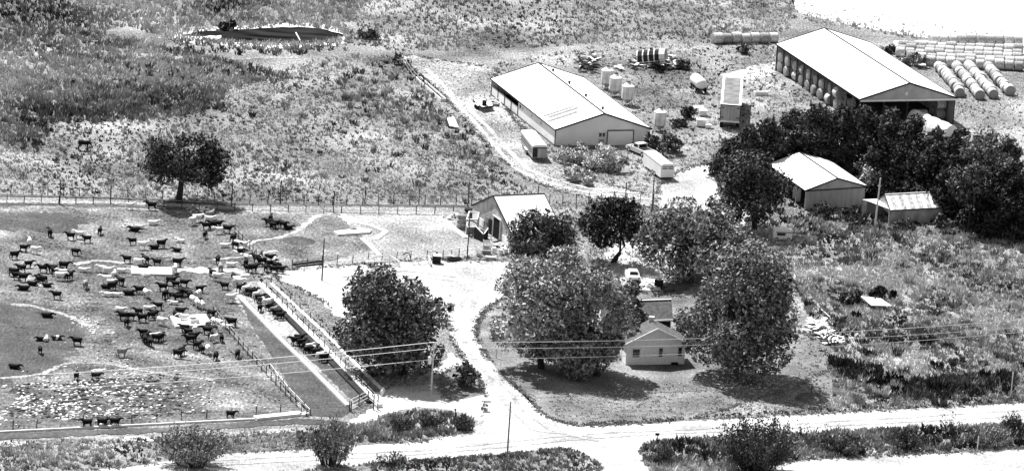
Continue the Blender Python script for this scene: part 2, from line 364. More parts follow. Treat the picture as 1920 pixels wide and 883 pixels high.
strip('path', [(300, 838), (480, 826), (640, 818)], 1.5, 'dark_grass', amp=.4)

# ------------------------------------------------------------------ low plants, weeds, clods (stuff)
def inside(px, py, poly):
    c = np.zeros(len(px), bool); n = len(poly); j = n-1
    for i in range(n):
        xi, yi = poly[i]; xj, yj = poly[j]
        cond = ((yi > py) != (yj > py)) & (px < (xj-xi)*(py-yi)/(yj-yi+1e-9)+xi); c ^= cond; j = i
    return c
def scatter(poly, spacing, excl=()):
    xs = [p[0] for p in poly]; ys = [p[1] for p in poly]
    n = int((max(xs)-min(xs))*(max(ys)-min(ys))/spacing**2)
    px = RNG.uniform(min(xs), max(xs), n); py = RNG.uniform(min(ys), max(ys), n)
    k = inside(px, py, poly)
    for e in excl: k &= ~inside(px, py, e)
    return px[k], py[k]
def numpy_mesh(name, V, F, tone, mat, parent=None, off=None):
    me = bpy.data.meshes.new(name); nv = len(V); nf = len(F); k = F.shape[1]
    if off is not None: V = V-np.array(off)
    me.vertices.add(nv); me.vertices.foreach_set('co', V.astype(np.float32).ravel())
    me.loops.add(nf*k); me.loops.foreach_set('vertex_index', F.astype(np.int32).ravel())
    me.polygons.add(nf); me.polygons.foreach_set('loop_start', np.arange(0, nf*k, k, dtype=np.int32))
    me.polygons.foreach_set('loop_total', np.full(nf, k, dtype=np.int32))
    if tone is not None:
        a = me.attributes.new('tone', 'FLOAT', 'POINT'); a.data.foreach_set('value', np.clip(tone, 0, 1).astype(np.float32))
    me.update(calc_edges=True)
    o = link(name, me, mat, parent)
    if parent is None and off is not None: o.location = off
    return o
def blades(P, tone, n, h, w, spread, jitter=.17):
    """n leaning blades for every clump centre"""
    N = len(P); H = np.repeat(h, n)*RNG.uniform(.55, 1.1, N*n); C = np.repeat(P, n, axis=0)
    a = RNG.uniform(0, 2*np.pi, N*n); r = RNG.uniform(0, 1, N*n)**.5*np.repeat(spread, n)
    d = np.stack([np.cos(a), np.sin(a), np.zeros(N*n)], 1)
    base = C+d*(r*.6)[:, None]
    b2 = RNG.uniform(0, 2*np.pi, N*n); t = np.stack([np.cos(b2), np.sin(b2), np.zeros(N*n)], 1)*(np.repeat(w, n)/2)[:, None]
    tip = base+d*(H*RNG.uniform(.1, .7, N*n))[:, None]; tip[:, 2] += H
    mid = (base+tip)/2+t*1.5; mid[:, 2] += H*.1
    V = np.stack([base-t, base+t, mid, tip], 1).reshape(-1, 3)
    F = np.arange(N*n*4).reshape(-1, 4)
    T = np.repeat(np.repeat(tone, n)+RNG.uniform(-jitter, jitter, N*n), 4)
    return V, F, T
def tufts(name, label, cat, specs, mat):
    Vs = []; Fs = []; Ts = []; o = 0
    for (poly, spacing, excl, n, h, w, spread, tmean, tvar, cell) in specs:
        px, py = scatter(poly, spacing, excl)
        if len(px) == 0: continue
        P = Gn(px, py)
        nz = value_noise(P[:, 0], P[:, 1]*.6, cell, 3)*.6+value_noise(P[:, 0], P[:, 1], cell*.3, 5)*.4
        keep = RNG.random(len(P)) < np.clip(.35+1.1*nz, 0, 1)
        P = P[keep]; nz = nz[keep]
        tone = tmean+(nz-.5)*tvar*1.6+RNG.uniform(-.18, .18, len(P))
        hh = h*RNG.uniform(.5, 1.3, len(P)); V, F, T = blades(P, tone, n, hh, w*RNG.uniform(.6, 1.4, len(P)), spread*RNG.uniform(.6, 1.3, len(P)))
        Vs.append(V); Fs.append(F+o); Ts.append(T); o += len(V)
    ob = numpy_mesh(name, np.concatenate(Vs), np.concatenate(Fs), np.concatenate(Ts), MAT[mat])
    return tag(ob, label, cat, kind='stuff')
B1F = [(918, 150), (1014, 113), (1103, 143), (1222, 242), (1215, 262), (1041, 264), (920, 178)]
B2F = [(1455, 140), (1455, 83), (1548, 52), (1636, 80), (1795, 184), (1785, 240), (1612, 235)]
B4G = [(880, 380), (1030, 362), (1060, 470), (890, 480)]
NOGO = [PEN, ROAD, LOWROAD, YARD, YARD2, LAWN, BUNK, ISLE, POND, TRACK_AREA, B1F, B2F, BRIGHT,
        [(1665, 75), (1960, 72), (1960, 130), (1740, 128)], [(1350, 140), (1392, 140), (1392, 240), (1350, 240)],
        [(1330, 72), (1460, 68), (1460, 82), (1330, 84)], [(326, 66), (345, 62), (430, 64), (425, 72), (400, 80), (340, 82)]]
NWEED = [(-40, -10), (700, -10), (650, 48), (660, 80), (600, 84), (330, 86), (290, 66), (240, 50), (180, 60), (400, 108), (500, 130), (560, 150), (430, 160), (420, 205), (300, 225), (100, 232), (80, 280), (-40, 270)]
FARW = [(640, -10), (1500, -10), (1480, 60), (1380, 70), (1240, 76), (1000, 90), (760, 98), (650, 84)]
MIDP = [(-40, 230), (420, 160), (600, 110), (745, 105), (800, 160), (880, 250), (960, 330), (1000, 362), (880, 382), (560, 382), (-40, 362)]
RWEED = [(1400, 440), (1480, 425), (1560, 415), (1700, 425), (1900, 440), (1960, 440), (1960, 752), (1711, 764), (1560, 772), (1560, 700), (1600, 690), (1540, 640), (1500, 560), (1400, 500)]
BACKYARD = [(930, 120), (1250, 60), (1460, 80), (1460, 145), (1600, 215), (1330, 300), (1260, 335), (1200, 360), (1080, 330), (960, 220)]
RIGHTFIELD = [(1790, 190), (1960, 160), (1960, 300), (1700, 260)]
ALLV = [(-40, -10), (1960, -10), (1960, 883), (-40, 883)]
tufts('tall_weeds', 'stand of tall shaggy weeds filling the far left of the pasture below the pond', 'weeds', [
    (NWEED, 4.2, [POND], 6, .8, .16, .45, .60, 1.0, 10),
    ([(60, 185), (180, 165), (420, 172), (400, 200), (200, 222), (80, 220)], 8, [], 7, 1.1, .2, .5, .34, .7, 5),
    ([(30, 170), (180, 145), (300, 160), (440, 165), (430, 205), (200, 232), (40, 235)], 9, [], 7, 1.0, .2, .5, .40, .9, 5),
    ([(150, 105), (300, 115), (480, 125), (500, 145), (330, 150), (160, 130)], 9, [], 7, 1.0, .2, .5, .36, .9, 5),
    ([(290, 84), (330, 80), (420, 92), (640, 88), (660, 96), (560, 104), (330, 104)], 7, [], 7, .8, .18, .5, .38, .8, 5),
    ([(420, 84), (560, 84), (640, 80), (660, 84), (560, 98), (420, 94)], 4, [POND], 6, .7, .16, .4, .85, .6, 5)], 'crop')
tufts('grass_tufts', 'rough pasture grass tufts spread over the open field behind the pens', 'grass', [
    (MIDP, 4.6, [], 5, .40, .14, .32, .58, .95, 9),
    ([(370, 80), (420, 84), (560, 86), (650, 80), (640, 72), (600, 79), (500, 79), (430, 77)], 3.6, [], 6, .55, .14, .35, .8, .6, 4),
    ([(1400, -5), (1500, 20), (1660, 55), (1900, 75), (1960, 78), (1960, 86), (1720, 74), (1560, 48), (1470, 34), (1400, 15)], 4.5, [], 5, .5, .18, .4, .85, .6, 5),  # pale tone carries the painted edge glow across the field boundary
    ([(1430, -5), (1560, 8), (1760, 48), (1960, 66), (1960, 78), (1720, 70), (1540, 35)], 8, [], 5, .4, .18, .4, .98, .3, 5),
    (FARW, 5.0, [], 5, .5, .16, .4, .52, .8, 14),
    (RIGHTFIELD, 7, [], 4, .3, .15, .3, .62, .8, 6),
    ([(960, 372), (1230, 390), (1330, 395), (1400, 430), (1300, 470), (1260, 560), (1100, 545), (1150, 480), (1000, 560), (940, 480), (1050, 430)], 5, [B4G, YARD2, ROAD], 5, .35, .13, .3, .6, 1.0, 5),
    ([(1480, 590), (1560, 640), (1590, 690), (1560, 760), (1500, 700)], 6, [], 5, .25, .1, .25, .55, .6, 4)], 'weed')
tufts('yard_weeds', 'patchy weeds and grass between the sheds, trailers and the farm track', 'weeds', [
    (BACKYARD, 6.0, [B1F, B2F, TRACK_AREA, NOGO[14]], 5, .35, .16, .35, .52, 1.2, 5),
    (TRACK_AREA, 8, [[(870, 190), (885, 175), (1010, 322), (990, 335)]], 4, .22, .12, .25, .55, .9, 4),
    (MIDP, 34, [], 18, .8, .16, .7, .35, .8, 6),
    ([(620, 130), (760, 105), (960, 330), (900, 340), (820, 250), (640, 200)], 12, [], 12, .8, .2, .6, .3, 1.0, 5)], 'weed')
tufts('brushy_weeds', 'waist high brushy weeds covering the slope right of the farmhouse', 'weeds', [
    (RWEED, 4.6, [LAWN], 8, .55, .15, .5, .68, 1.3, 6),
    ([(1400, 420), (1600, 400), (1800, 420), (1900, 440), (1700, 445), (1500, 450)], 6, [], 9, .7, .22, .5, .38, .9, 4),
    (RWEED, 34, [LAWN], 40, 1.0, .2, 1.2, .45, 1.2, 8)], 'weed')
tufts('dark_weeds', 'dark scrubby weeds in the ditch at right, and weeds toned as shade under the cedars', 'weeds', [
    ([(1550, 670), (1640, 690), (1700, 715), (1900, 700), (1905, 740), (1700, 752), (1640, 735), (1570, 700)], 6, [], 14, 1.0, .22, .7, .28, .9, 3),
    ([(1330, 290), (1600, 200), (1700, 230), (1900, 330), (1905, 440), (1650, 415), (1480, 420), (1400, 420), (1350, 330)], 8, [], 8, .5, .2, .5, .1, .3, 4)], 'weed_d')  # near black tone paints the shade on the ground under the cedars
tufts('roadside_weeds', 'ragged weeds on the banks along both sides of the gravel road', 'weeds', [
    (WEDGE, 4.2, [ROAD], 8, .65, .17, .4, .42, 1.0, 4),
    (LOWBANK, 5, [], 7, .5, .16, .35, .33, .6, 4),
    (RBANK, 4.4, [], 8, .8, .18, .5, .45, 1.1, 4),
    ([(-40, 830), (300, 820), (560, 806), (660, 800), (660, 832), (419, 846), (240, 872), (-40, 890)], 5, [], 6, .5, .16, .35, .58, 1.0, 5),
    ([(1045, 786), (1083, 793), (1300, 780), (1560, 765), (1900, 750), (1900, 755), (1711, 765), (1350, 783), (1083, 799)], 4, [], 6, .3, .12, .3, .34, .5, 4)], 'weed')
tufts('lawn_edge_grass', 'longer pale grass on the lower part of the house lawn', 'grass', [
    ([(1020, 745), (1120, 735), (1300, 715), (1500, 700), (1540, 730), (1560, 765), (1350, 780), (1083, 795), (1040, 780)], 4.6, [], 5, .2, .11, .3, .85, .9, 4),
    ([(470, 515), (520, 512), (700, 700), (715, 735), (700, 730), (540, 590)], 6, [], 5, .3, .12, .3, .45, .9, 4),
    ([(640, 498), (905, 478), (905, 486), (700, 496)], 5, [], 5, .35, .12, .3, .55, .9, 3),
    ([(640, 640), (700, 620), (830, 680), (800, 720), (720, 730), (660, 690)], 6, [], 5, .3, .14, .3, .3, .8, 4)], 'weed')
def verge(name, label, polys, spacing, mat, h, tone, off=.25, box=(-60, -20, 1980, 900)):
    Ps = []
    for poly in polys:
        for i in range(len(poly)):
            a = Vector(poly[i]); b = Vector(poly[(i+1) % len(poly)]); L_ = (G(*b)-G(*a)).length
            if L_ > 80: continue
            for k in range(int(L_/spacing)):
                e = a.lerp(b, random.random())
                if any(o is not poly and inside(np.array([e.x]), np.array([e.y]), o)[0] for o in (ROAD, YARD, YARD2)): continue
                q = G(*e); Ps.append((q.x+random.gauss(0, off), q.y+random.gauss(0, off*1.6), 0))
    P = np.array(Ps); nz = value_noise(P[:, 0], P[:, 1], 2.5, 21); P = P[nz > .3]; N = len(P)
    V, F, T = blades(P, tone+RNG.uniform(-.3, .3, N), 6, h*RNG.uniform(.4, 1.2, N), np.full(N, .12), np.full(N, .28))
    tag(numpy_mesh(name, V, F, T, MAT[mat]), label, 'grass', kind='stuff')
verge('verge_grass', 'ragged grass creeping over the edges of road, drive and yards', [ROAD, YARD, YARD2, LAWN, ISLE, WEDGE, RBANK, LOWBANK, TRACK_AREA, LOWROAD], .16, 'weed', .26, .5)
OCT = np.array([(1,0,0),(0,1,0),(-1,0,0),(0,-1,0),(0,0,.8),(0,0,-.5)], float)
OCTF = np.array([(0,1,4),(1,2,4),(2,3,4),(3,0,4),(1,0,5),(2,1,5),(3,2,5),(0,3,5)])
def clods(name, label, cat, specs, mat):
    Vs = []; Fs = []; o = 0
    for poly, spacing, s0, s1, cut in specs:
        px, py = scatter(poly, spacing); P = Gn(px, py)
        nz = value_noise(P[:, 0], P[:, 1], 2.6, 9)*.6+value_noise(P[:, 0], P[:, 1], 7, 19)*.4; P = P[nz+RNG.uniform(-.15, .15, len(P)) > cut+.1]
        N = len(P)
        if N == 0: continue
        a = RNG.uniform(0, 6.28, N); sx = RNG.uniform(s0, s1, N); sy = sx*RNG.uniform(.5, 1.2, N); sz = sx*RNG.uniform(.35, .8, N)
        X = OCT[None, :, 0]*sx[:, None]*RNG.uniform(.7, 1.2, (N, 6)); Y = OCT[None, :, 1]*sy[:, None]*RNG.uniform(.7, 1.2, (N, 6)); Z = OCT[None, :, 2]*sz[:, None]
        V = np.stack([P[:, None, 0]+X*np.cos(a)[:, None]-Y*np.sin(a)[:, None], P[:, None, 1]+X*np.sin(a)[:, None]+Y*np.cos(a)[:, None], Z+.03], 2).reshape(-1, 3)
        Fs.append((np.arange(N)[:, None, None]*6+OCTF[None]).reshape(-1, 3)+o); Vs.append(V); o += len(V)
    ob = numpy_mesh(name, np.concatenate(Vs), np.concatenate(Fs), None, MAT[mat]); return tag(ob, label, cat, kind='stuff')
clods('dirt_clods', 'pale dried clods churned up over the lower left of the pen', 'clods', [
    ([(20, 722), (180, 712), (290, 722), (310, 765), (200, 782), (-30, 795), (-30, 725)], 6.4, .18, .48, .22),
    ([(-30, 700), (200, 680), (380, 690), (420, 770), (200, 795), (-30, 805)], 9.5, .12, .42, .4),
    ([(120, 655), (240, 650), (560, 765), (340, 780)], 10, .08, .26, .35),
    ([(140, 590), (175, 598), (192, 618), (180, 628), (150, 615), (130, 606)], 4.2, .12, .32, .1),
    ([(20, 500), (440, 540), (560, 760), (100, 700)], 16, .06, .18, .3),
    ([(455, 430), (620, 420), (690, 470), (520, 500)], 11, .06, .2, .3),
    ([(430, 590), (470, 640), (560, 760), (520, 740)], 10, .06, .2, .2)], 'stone')
clods('dung_clods', 'dark dung and clods scattered over the pen', 'clods', [
    ([(20, 400), (440, 400), (470, 520), (430, 580), (560, 760), (20, 790)], 13, .08, .26, .4),
    ([(20, 720), (340, 700), (345, 780), (20, 795)], 7, .2, .5, .2)], 'mud')

# ------------------------------------------------------------------ buildings
class Frame:
    """A plan set out on the ground: O near-left corner, u along the ridge, v across the gable"""
    def __init__(s, near, other, far, h):
        s.O = G(*near, h); s.O.z = 0; B = G(*other, h); B.z = 0; D = G(*far, h); D.z = 0
        s.W = (B-s.O).length; s.L = (D-s.O).length; s.v = (B-s.O).normalized(); s.u = (D-s.O).normalized()
    def P(s, a, b, z): return s.O+s.u*a+s.v*b+Vector((0, 0, z))
    def box(s, mb, a0, a1, b0, b1, z0, z1):
        return mb.hexa([s.P(a0,b0,z0), s.P(a1,b0,z0), s.P(a1,b1,z0), s.P(a0,b1,z0), s.P(a0,b0,z1), s.P(a1,b0,z1), s.P(a1,b1,z1), s.P(a0,b1,z1)])
def gable_roof(F, root, H, rise, mat, oh=.0, rb=.5, outline_w=.19, outlines=True, ribs=0, over=0.0):
    """two sheets, added dark ridge, rake and eave trims; rb = where the ridge stands across the gable"""
    W, L = F.W, F.L; b = W*rb; ez = H; rz = H+rise; dn = Vector((0, 0, -.08))
    for x0, x1, z0, z1 in ((0, b, ez, rz), (W, b, ez, rz)):
        MB().slab([F.P(0, x0, z0), F.P(L, x0, z0), F.P(L, x1, z1), F.P(0, x1, z1)], dn).build('roof', mat, root)
    if ribs:
        mb = MB(); n = int(L/ribs)
        for i in range(1, n):
            a = L*i/n
            for x0, x1 in ((0.05, b-.05), (W-.05, b+.05)):
                mb.beam(F.P(a, x0, ez+.025+rise*abs(x0)/b*0 if x0 < b else ez+.025), F.P(a, x1, rz+.02), .05, .04)
        r = mb.build('roof_rib', mat, root); r['kind'] = 'stuff'
    if outlines:  # dark lines added along roof edges to imitate sharpened outlines, not real trim
        t = outline_w
        MB().beam(F.P(-.02, b, rz+.05), F.P(L+.02, b, rz+.05), t*1.3, .06).build('ridge_cap', MAT['trim'], root)
        for a in (-.05, L+.05):
            for x0 in (0, W):
                MB().beam(F.P(a, x0, ez-.02), F.P(a, b, rz+.0), .08, t*1.3).build('rake_outline', MAT['trim'], root)
        for x0 in (-.05, W+.05):
            MB().beam(F.P(-.04, x0, ez-.03), F.P(L+.04, x0, ez-.03), .08, t).build('eave_outline', MAT['trim'], root)
def gable_wall(F, root, a, H, rise, mat, rb=.5, inset=.0, z0=0, th=.12, name='gable_wall', far=False):
    W = F.W; s = -1 if far else 1
    pts = [F.P(a, inset, z0), F.P(a, W-inset, z0), F.P(a, W-inset, H-.1), F.P(a, W*rb, H+rise-.14), F.P(a, inset, H-.1)]
    return MB().slab(pts, F.u*(th*s)).build(name, mat, root)
def side_wall(F, root, b, a0, a1, z0, z1, mat, name='side_wall', th=.12):
    mb = MB(); F.box(mb, a0, a1, b, b+th, z0, z1); return mb.build(name, mat, root)

# -- the long white shed in the middle
F = Frame((1041, 244), (1222, 242), (920, 148), 2.5); H = 2.5
b1 = empty('cattle_shed', F.O, 'long white shed with three clouded roof panels and an open far side wall', 'shed')
gable_roof(F, b1, H, 2.45, MAT['roof_white'], ribs=0)
gable_wall(F, b1, .15, H, 2.45, MAT['white_wall'], inset=.15)
gable_wall(F, b1, F.L-.15, H, 2.45, MAT['white_wall'], inset=.15, far=True)
side_wall(F, b1, F.W-.27, .3, F.L-.3, 0, H-.1, MAT['white_wall'])
k = F.L*.575
side_wall(F, b1, .15, .3, k, 0, H-.1, MAT['white_wall'])
side_wall(F, b1, .15, k, F.L-.3, 0, 1.35, MAT['white_wall'], 'curtain_wall')
for i in range(5): MB().beam(F.P(k+(F.L-.3-k)*i/4, .12, 0), F.P(k+(F.L-.3-k)*i/4, .12, H-.1), .12).build('post', MAT['trim'], b1)
MB().beam(F.P(.1, .1, 0), F.P(.1, .1, H-.1), .14).build('corner_trim', MAT['trim'], b1)
MB().beam(F.P(.2, .1, .05), F.P(F.L, .1, .05), .1, .12).build('base_trim', MAT['trim'], b1)
mb = MB(); F.box(mb, .5, F.L-.5, .5, F.W-.6, .01, .05); mb.build('shed_floor', MAT['gloom'], b1)  # floor coloured near black to paint the shaded interior
d0, d1 = .545*F.W, .815*F.W
dr = MB(); F.box(dr, .02, .12, d0, d1, .0, 2.25); dr = dr.build('door', MAT['white_wall'], b1)
MB().beam(F.P(0, d0, 2.3), F.P(0, d1, 2.3), .12).build('door_frame', MAT['trim'], dr)
for q in (d0, d1): MB().beam(F.P(0, q, 0), F.P(0, q, 2.3), .12).build('door_frame', MAT['trim'], dr)
q = .46*F.W
wn = MB(); F.box(wn, .04, .12, q, q+.9, 1.35, 1.95); wn = wn.build('window', MAT['glass'], b1)
mb = MB(); F.box(mb, .0, .1, q-.08, q+.98, 1.95, 2.05); F.box(mb, .0, .1, q-.08, q+.98, 1.25, 1.35); F.box(mb, .0, .1, q+.4, q+.48, 1.35, 1.95); mb.build('window_frame', MAT['galv_l'], wn)
wd = MB(); F.box(wd, .05, .12, q, q+.9, 0, .95); wd.build('walk_door', MAT['grey_wall'], b1)
sl = Vector((0, 0, 2.45))/(F.W/2)
def on_roof(F, a, b, H, rise, up=.0):
    return F.P(a, b, H+rise*(b/(F.W/2) if b < F.W/2 else (F.W-b)/(F.W/2))+up)
for (a0, a1, x0, x1) in ((4.2, 5.1, .3, 4.9), (5.9, 6.8, 1.0, 5.6), (7.2, 7.8, .4, 5.2)):
    MB().slab([on_roof(F, a0, x0, H, 2.45, .05), on_roof(F, a1, x0, H, 2.45, .05), on_roof(F, a1, x1, H, 2.45, .05), on_roof(F, a0, x1, H, 2.45, .05)], (0, 0, -.03)).build('roof_panel', MAT['roof_panel'], b1)
for i in range(4):
    a = F.L*(.12+.25*i); c = on_roof(F, a, F.W*.5+1.0, H, 2.45)
    MB().lathe(c, [(.0, -.1), (.16, -.1), (.16, .28), (.26, .3), (.2, .42), (0, .44)], 10).build('roof_vent', MAT['trim'], b1)
for a, x in ((F.L*.5, 0), (F.L*.36, 0), (F.L*.22, 0)):
    MB().beam(F.P(a, .1, 1.6), F.P(a, .1, 2.0), .08).build('wall_vent', MAT['trim'], b1)
mb = MB(); F.box(mb, F.L*.53, F.L*.55, .08, .14, 1.5, 2.0); mb.build('window', MAT['glass'], b1)
FB1 = F

# -- the open pole barn full of bales
F = Frame((1612, 187), (1795, 184), (1455, 83), 4.2); H = 4.2; FB2 = F
b2 = empty('pole_barn', F.O, 'long open sided pole barn with white roof, packed with round bales', 'barn')
gable_roof(F, b2, H, 2.5, MAT['roof_white'])
for a, far in ((.1, False), (F.L-.1, True)):
    W = F.W
    MB().slab([F.P(a, .1, H-.12), F.P(a, W-.1, H-.12), F.P(a, W/2, H+2.5-.16)], F.u*(.1 if not far else -.1)).build('gable', MAT['gable'], b2)
MB().beam(F.P(.0, .1, H-.22), F.P(.0, F.W-.1, H-.22), .16, .3).build('gable_board', MAT['white_wall'], b2)
MB().lathe(F.P(.05, F.W*.47, H+.85), [(.0, -.28), (.28, -.28), (.28, .28), (0, .28)], 12).build('gable_vent', MAT['white_wall'], b2)
side_wall(F, b2, F.W-.3, .4, F.L-.2, 0, H-.1, MAT['grey_wall'], 'side_wall')
gable_wall(F, b2, F.L-.3, H, .0, MAT['grey_wall'], inset=.3, name='end_wall')
mb = MB(); F.box(mb, .5, F.L-.5, .5, F.W-.6, .01, .04); mb.build('barn_floor', MAT['mud'], b2)
NB = 13
for i in range(NB):
    a = .2+(F.L-.4)*i/(NB-1); MB().beam(F.P(a, .2, 0), F.P(a, .2, H-.1), .2).build('post', MAT['wood'] if i < 4 else MAT['wood_d'], b2)
MB().beam(F.P(.2, .2, H-.25), F.P(F.L-.2, .2, H-.25), .1, .25).build('eave_beam', MAT['gloom'], b2)
for i in range(5):
    MB().beam(F.P(.1, F.W*i/4*.97+.15, 0), F.P(.1, F.W*i/4*.97+.15, H-.1), .18).build('post', MAT['wood_d'], b2)

# -- bales
def make_bale(r=.86, w=1.5):
    """a round bale lying with its axis along local x"""
    root = empty('round_bale', (0, 0, 0), 'x', 'hay bale')
    n = 18; prof = [(-w/2, r*.90), (-w/2+.08, r*.985), (-w/4, r), (0, r*1.01), (w/4, r), (w/2-.08, r*.985), (w/2, r*.90)]
    mb = MB(); base = 0
    for x, rr in prof:
        for k in range(n):
            a = 2*math.pi*k/n; j = 1+.015*math.sin(5*a+x*3); mb.v.append(Vector((x, rr*j*math.cos(a), r*.97+rr*j*math.sin(a)*(1 if math.sin(a) > -.8 else .96))))
    for i in range(len(prof)-1):
        for k in range(n):
            a = i*n+k; b = i*n+(k+1) % n; mb.f.append((a, b, b+n, a+n))
    mb.build('bale_wrap', MAT['hay'], root, smooth=True, world=False)
    for sx in (-1, 1):
        mb = MB(); c = Vector((sx*(w/2+.03), 0, r*.97)); mb.v = [c]
        rr = r*.90
        for rad, off in ((.35*rr, .02), (.7*rr, .0), (rr, -.03)):
            for k in range(n):
                a = 2*math.pi*k/n; mb.v.append(Vector((sx*(w/2+.03+off), rad*math.cos(a), r*.97+rad*math.sin(a))))
        for k in range(n):
            k2 = (k+1) % n; mb.f.append((0, 1+k, 1+k2)); mb.f.append((1+k, 1+n+k, 1+n+k2, 1+k2)); mb.f.append((1+n+k, 1+2*n+k, 1+2*n+k2, 1+n+k2))
        mb.build('bale_end', MAT['hay_end'], root, world=False)
    return root
ORD = ['first', 'second', 'third', 'fourth', 'fifth', 'sixth', 'seventh', 'eighth', 'ninth', 'tenth', 'eleventh', 'twelfth', 'thirteenth', 'fourteenth', 'fifteenth', 'sixteenth', 'seventeenth', 'eighteenth', 'nineteenth', 'twentieth']
BALE = make_bale(); used_bale = [False]
def bale(p, rz, label, group):
    if not used_bale[0]:
        used_bale[0] = True; o = BALE; o.location = p; o.rotation_euler = (0, 0, rz); o['label'] = label; o['group'] = group
    else: o = copy_tree(BALE, p, rz, label, group)
    s = random.uniform(.92, 1.07); o.scale = (s, s, s); return o
rows = [((1758, 130), (1801, 183), 'leftmost'), ((1789, 128), (1836, 188), 'second'), ((1815, 130), (1862, 186), 'third'), ((1849, 130), (1892, 180), 'rightmost')]
for (p0, p1, nm) in rows:
    a = G(*p1); b = G(*p0); d = (b-a); n = int(d.length/1.66); rz = math.atan2(d.y, d.x)
    for i in range(n):
        nd = Vector((-math.sin(rz), math.cos(rz), 0)); o = bale(a+d.normalized()*1.66*(i+.4)+nd*random.uniform(-.17, .17), rz+random.uniform(-.1, .1),
            f'{ORD[i]} bale from the near end, {nm} of four rows by the pole barn' if i else f'nearest bale with round face showing, {nm} of four rows by the barn', 'round bales in four rows beside the barn')
far_rows = [(1742, 1925, 78.5, 82), (1684, 1925, 88.5, 97), (1680, 1925, 95, 106), (1678, 1925, 101, 114), (1700, 1925, 109, 121), (1735, 1925, 117, 127.5)]
rn = ['farthest', 'second farthest', 'third farthest', 'third nearest', 'second nearest', 'nearest']
for ri, (x0, x1, y0, y1) in enumerate(far_rows):
    a = G(x0, y0+6); b = G(x1, y1+6 if ri else y1+4); d = b-a; n = min(20, int(d.length/1.6)); rz = math.atan2(d.y, d.x)
    for i in range(n):
        bale(a+d.normalized()*1.6*(i+.5)+Vector((0, random.uniform(-.35, .35), 0)), rz+random.uniform(-.06, .06), f'{ORD[i]} bale from the left in the {rn[ri]} long row of the bale field', 'round bales in long rows across the field')
a = G(1336, 82); b = G(1458, 80); d = b-a; rz = math.atan2(d.y, d.x)
for i in range(7):
    bale(a+d*(i+.5)/7*1.0+Vector((0, random.uniform(-.3, .3), 0)), rz, f'{ORD[i]} bale from the left in the short row behind the pole barn', 'round bales in a short row left of the barn')
rz = math.atan2(F.v.y, F.v.x); ru = math.atan2(F.u.y, F.u.x)
k = 0
for i in range(NB-1):
    for lvl in range(2):
        if i < 3: continue
        if i > 9 and lvl == 1 and i % 2: pass
        a = .2+(F.L-.4)*(i+.5)/(NB-1); b = .85+random.uniform(-.2, .25)+(.1 if lvl else 0)
        o = bale(F.P(a, b, lvl*1.66), rz+random.uniform(-.15, .15)+(ru-rz if (i+lvl) % 5 == 4 else 0), f"{'upper' if lvl else 'lower'} bale in the {ORD[NB-2-i]} bay from the far end of the pole barn", 'round bales stacked inside the pole barn')
        if i % 2 == 0 or lvl == 0:
            bale(F.P(a+.0, b+1.9, lvl*1.66), rz, f"{'upper' if lvl else 'lower'} bale behind the front stack, {ORD[NB-2-i]} bay from the barn's far end", 'round bales in the second line inside the barn')
for j, (a, b, l) in enumerate(((3.2, F.W-1.4, 0), (5.0, F.W-1.4, 0), (3.2, F.W-1.4, 1), (5.0, F.W-1.4, 1), (2.6, F.W-4.6, 0))):
    bale(F.P(a, b, l*1.66), rz, ['lower near bale at the right rear of the open barn end', 'lower rear bale inside the right of the open barn end', 'upper near bale at the right of the open barn end', 'upper rear bale inside the right of the open barn end', 'single bale on the floor behind the white plastic covered stack'][j], 'round bales at the open end of the barn')
# plastic covered stack in front of the open end
c0 = G(1712, 232); c1 = G(1783, 262); d = (c1-c0); L = d.length; d.normalize(); n = Vector((-d.y, d.x, 0))
t = empty('covered_bale_stack', c0, 'long stack under white plastic in front of the open barn end', 'covered stack')
mb = MB(); rings_ = []
for i in range(13):
    s = L*i/12; rr = 1.0+.04*math.sin(i*2.1)
    rings_.append([c0+d*s+n*(1.35*rr*math.cos(math.pi*k/10))+Vector((0, 0, 2.3*rr*math.sin(math.pi*k/10)**.8)) for k in range(11)])
for r in rings_: mb.v += r
for i in range(12):
    for k in range(10): mb.f.append((i*11+k, i*11+k+1, (i+1)*11+k+1, (i+1)*11+k))
mb.f.append(tuple(range(11))); mb.f.append(tuple(range(12*11, 13*11)))
mb.build('plastic_cover', MAT['tarp'], t)
for s in (.25, .5, .75):
    mb = MB(); mb.tube([c0+d*(L*s)+n*(1.40*math.cos(math.pi*k/10))+Vector((0, 0, 2.38*math.sin(math.pi*k/10)**.8)) for k in range(11)], .035, 5); mb.build('strap', MAT['galv'], t)

# -- shed with the grey gable end, by the cedars
F = Frame((1510, 357.5), (1628, 350), (1439, 308), 3.1); H = 3.1
b3 = empty('implement_shed', F.O, 'white roofed shed with plain grey end wall and open left side', 'shed')
gable_roof(F, b3, H, 1.55, MAT['roof_white'], outline_w=.17)
gable_wall(F, b3, .35, H, 0, MAT['grey_wall'], inset=.35, name='end_wall')
W = F.W
MB().slab([F.P(.25, .2, H-.1), F.P(.25, W-.2, H-.1), F.P(.25, W/2, H+1.42)], F.u*.1).build('gable', MAT['gable'], b3)
MB().beam(F.P(.18, .15, H-.12), F.P(.18, W-.15, H-.12), .1, .14).build('gable_trim', MAT['trim'], b3)
side_wall(F, b3, W-.4, .4, F.L-.3, 0, H-.1, MAT['grey_wall'])
gable_wall(F, b3, F.L-.3, H, 1.5, MAT['grey_wall'], inset=.3, far=True)
for i in range(5):
    a = .5+(F.L-.9)*i/4; MB().beam(F.P(a, .35, 0), F.P(a, .35, H-.1), .16).build('post', MAT['wood_l'], b3)
mb = MB(); F.box(mb, .5, F.L-.5, .5, W-.6, .01, .04); mb.build('shed_floor', MAT['gloom'], b3)
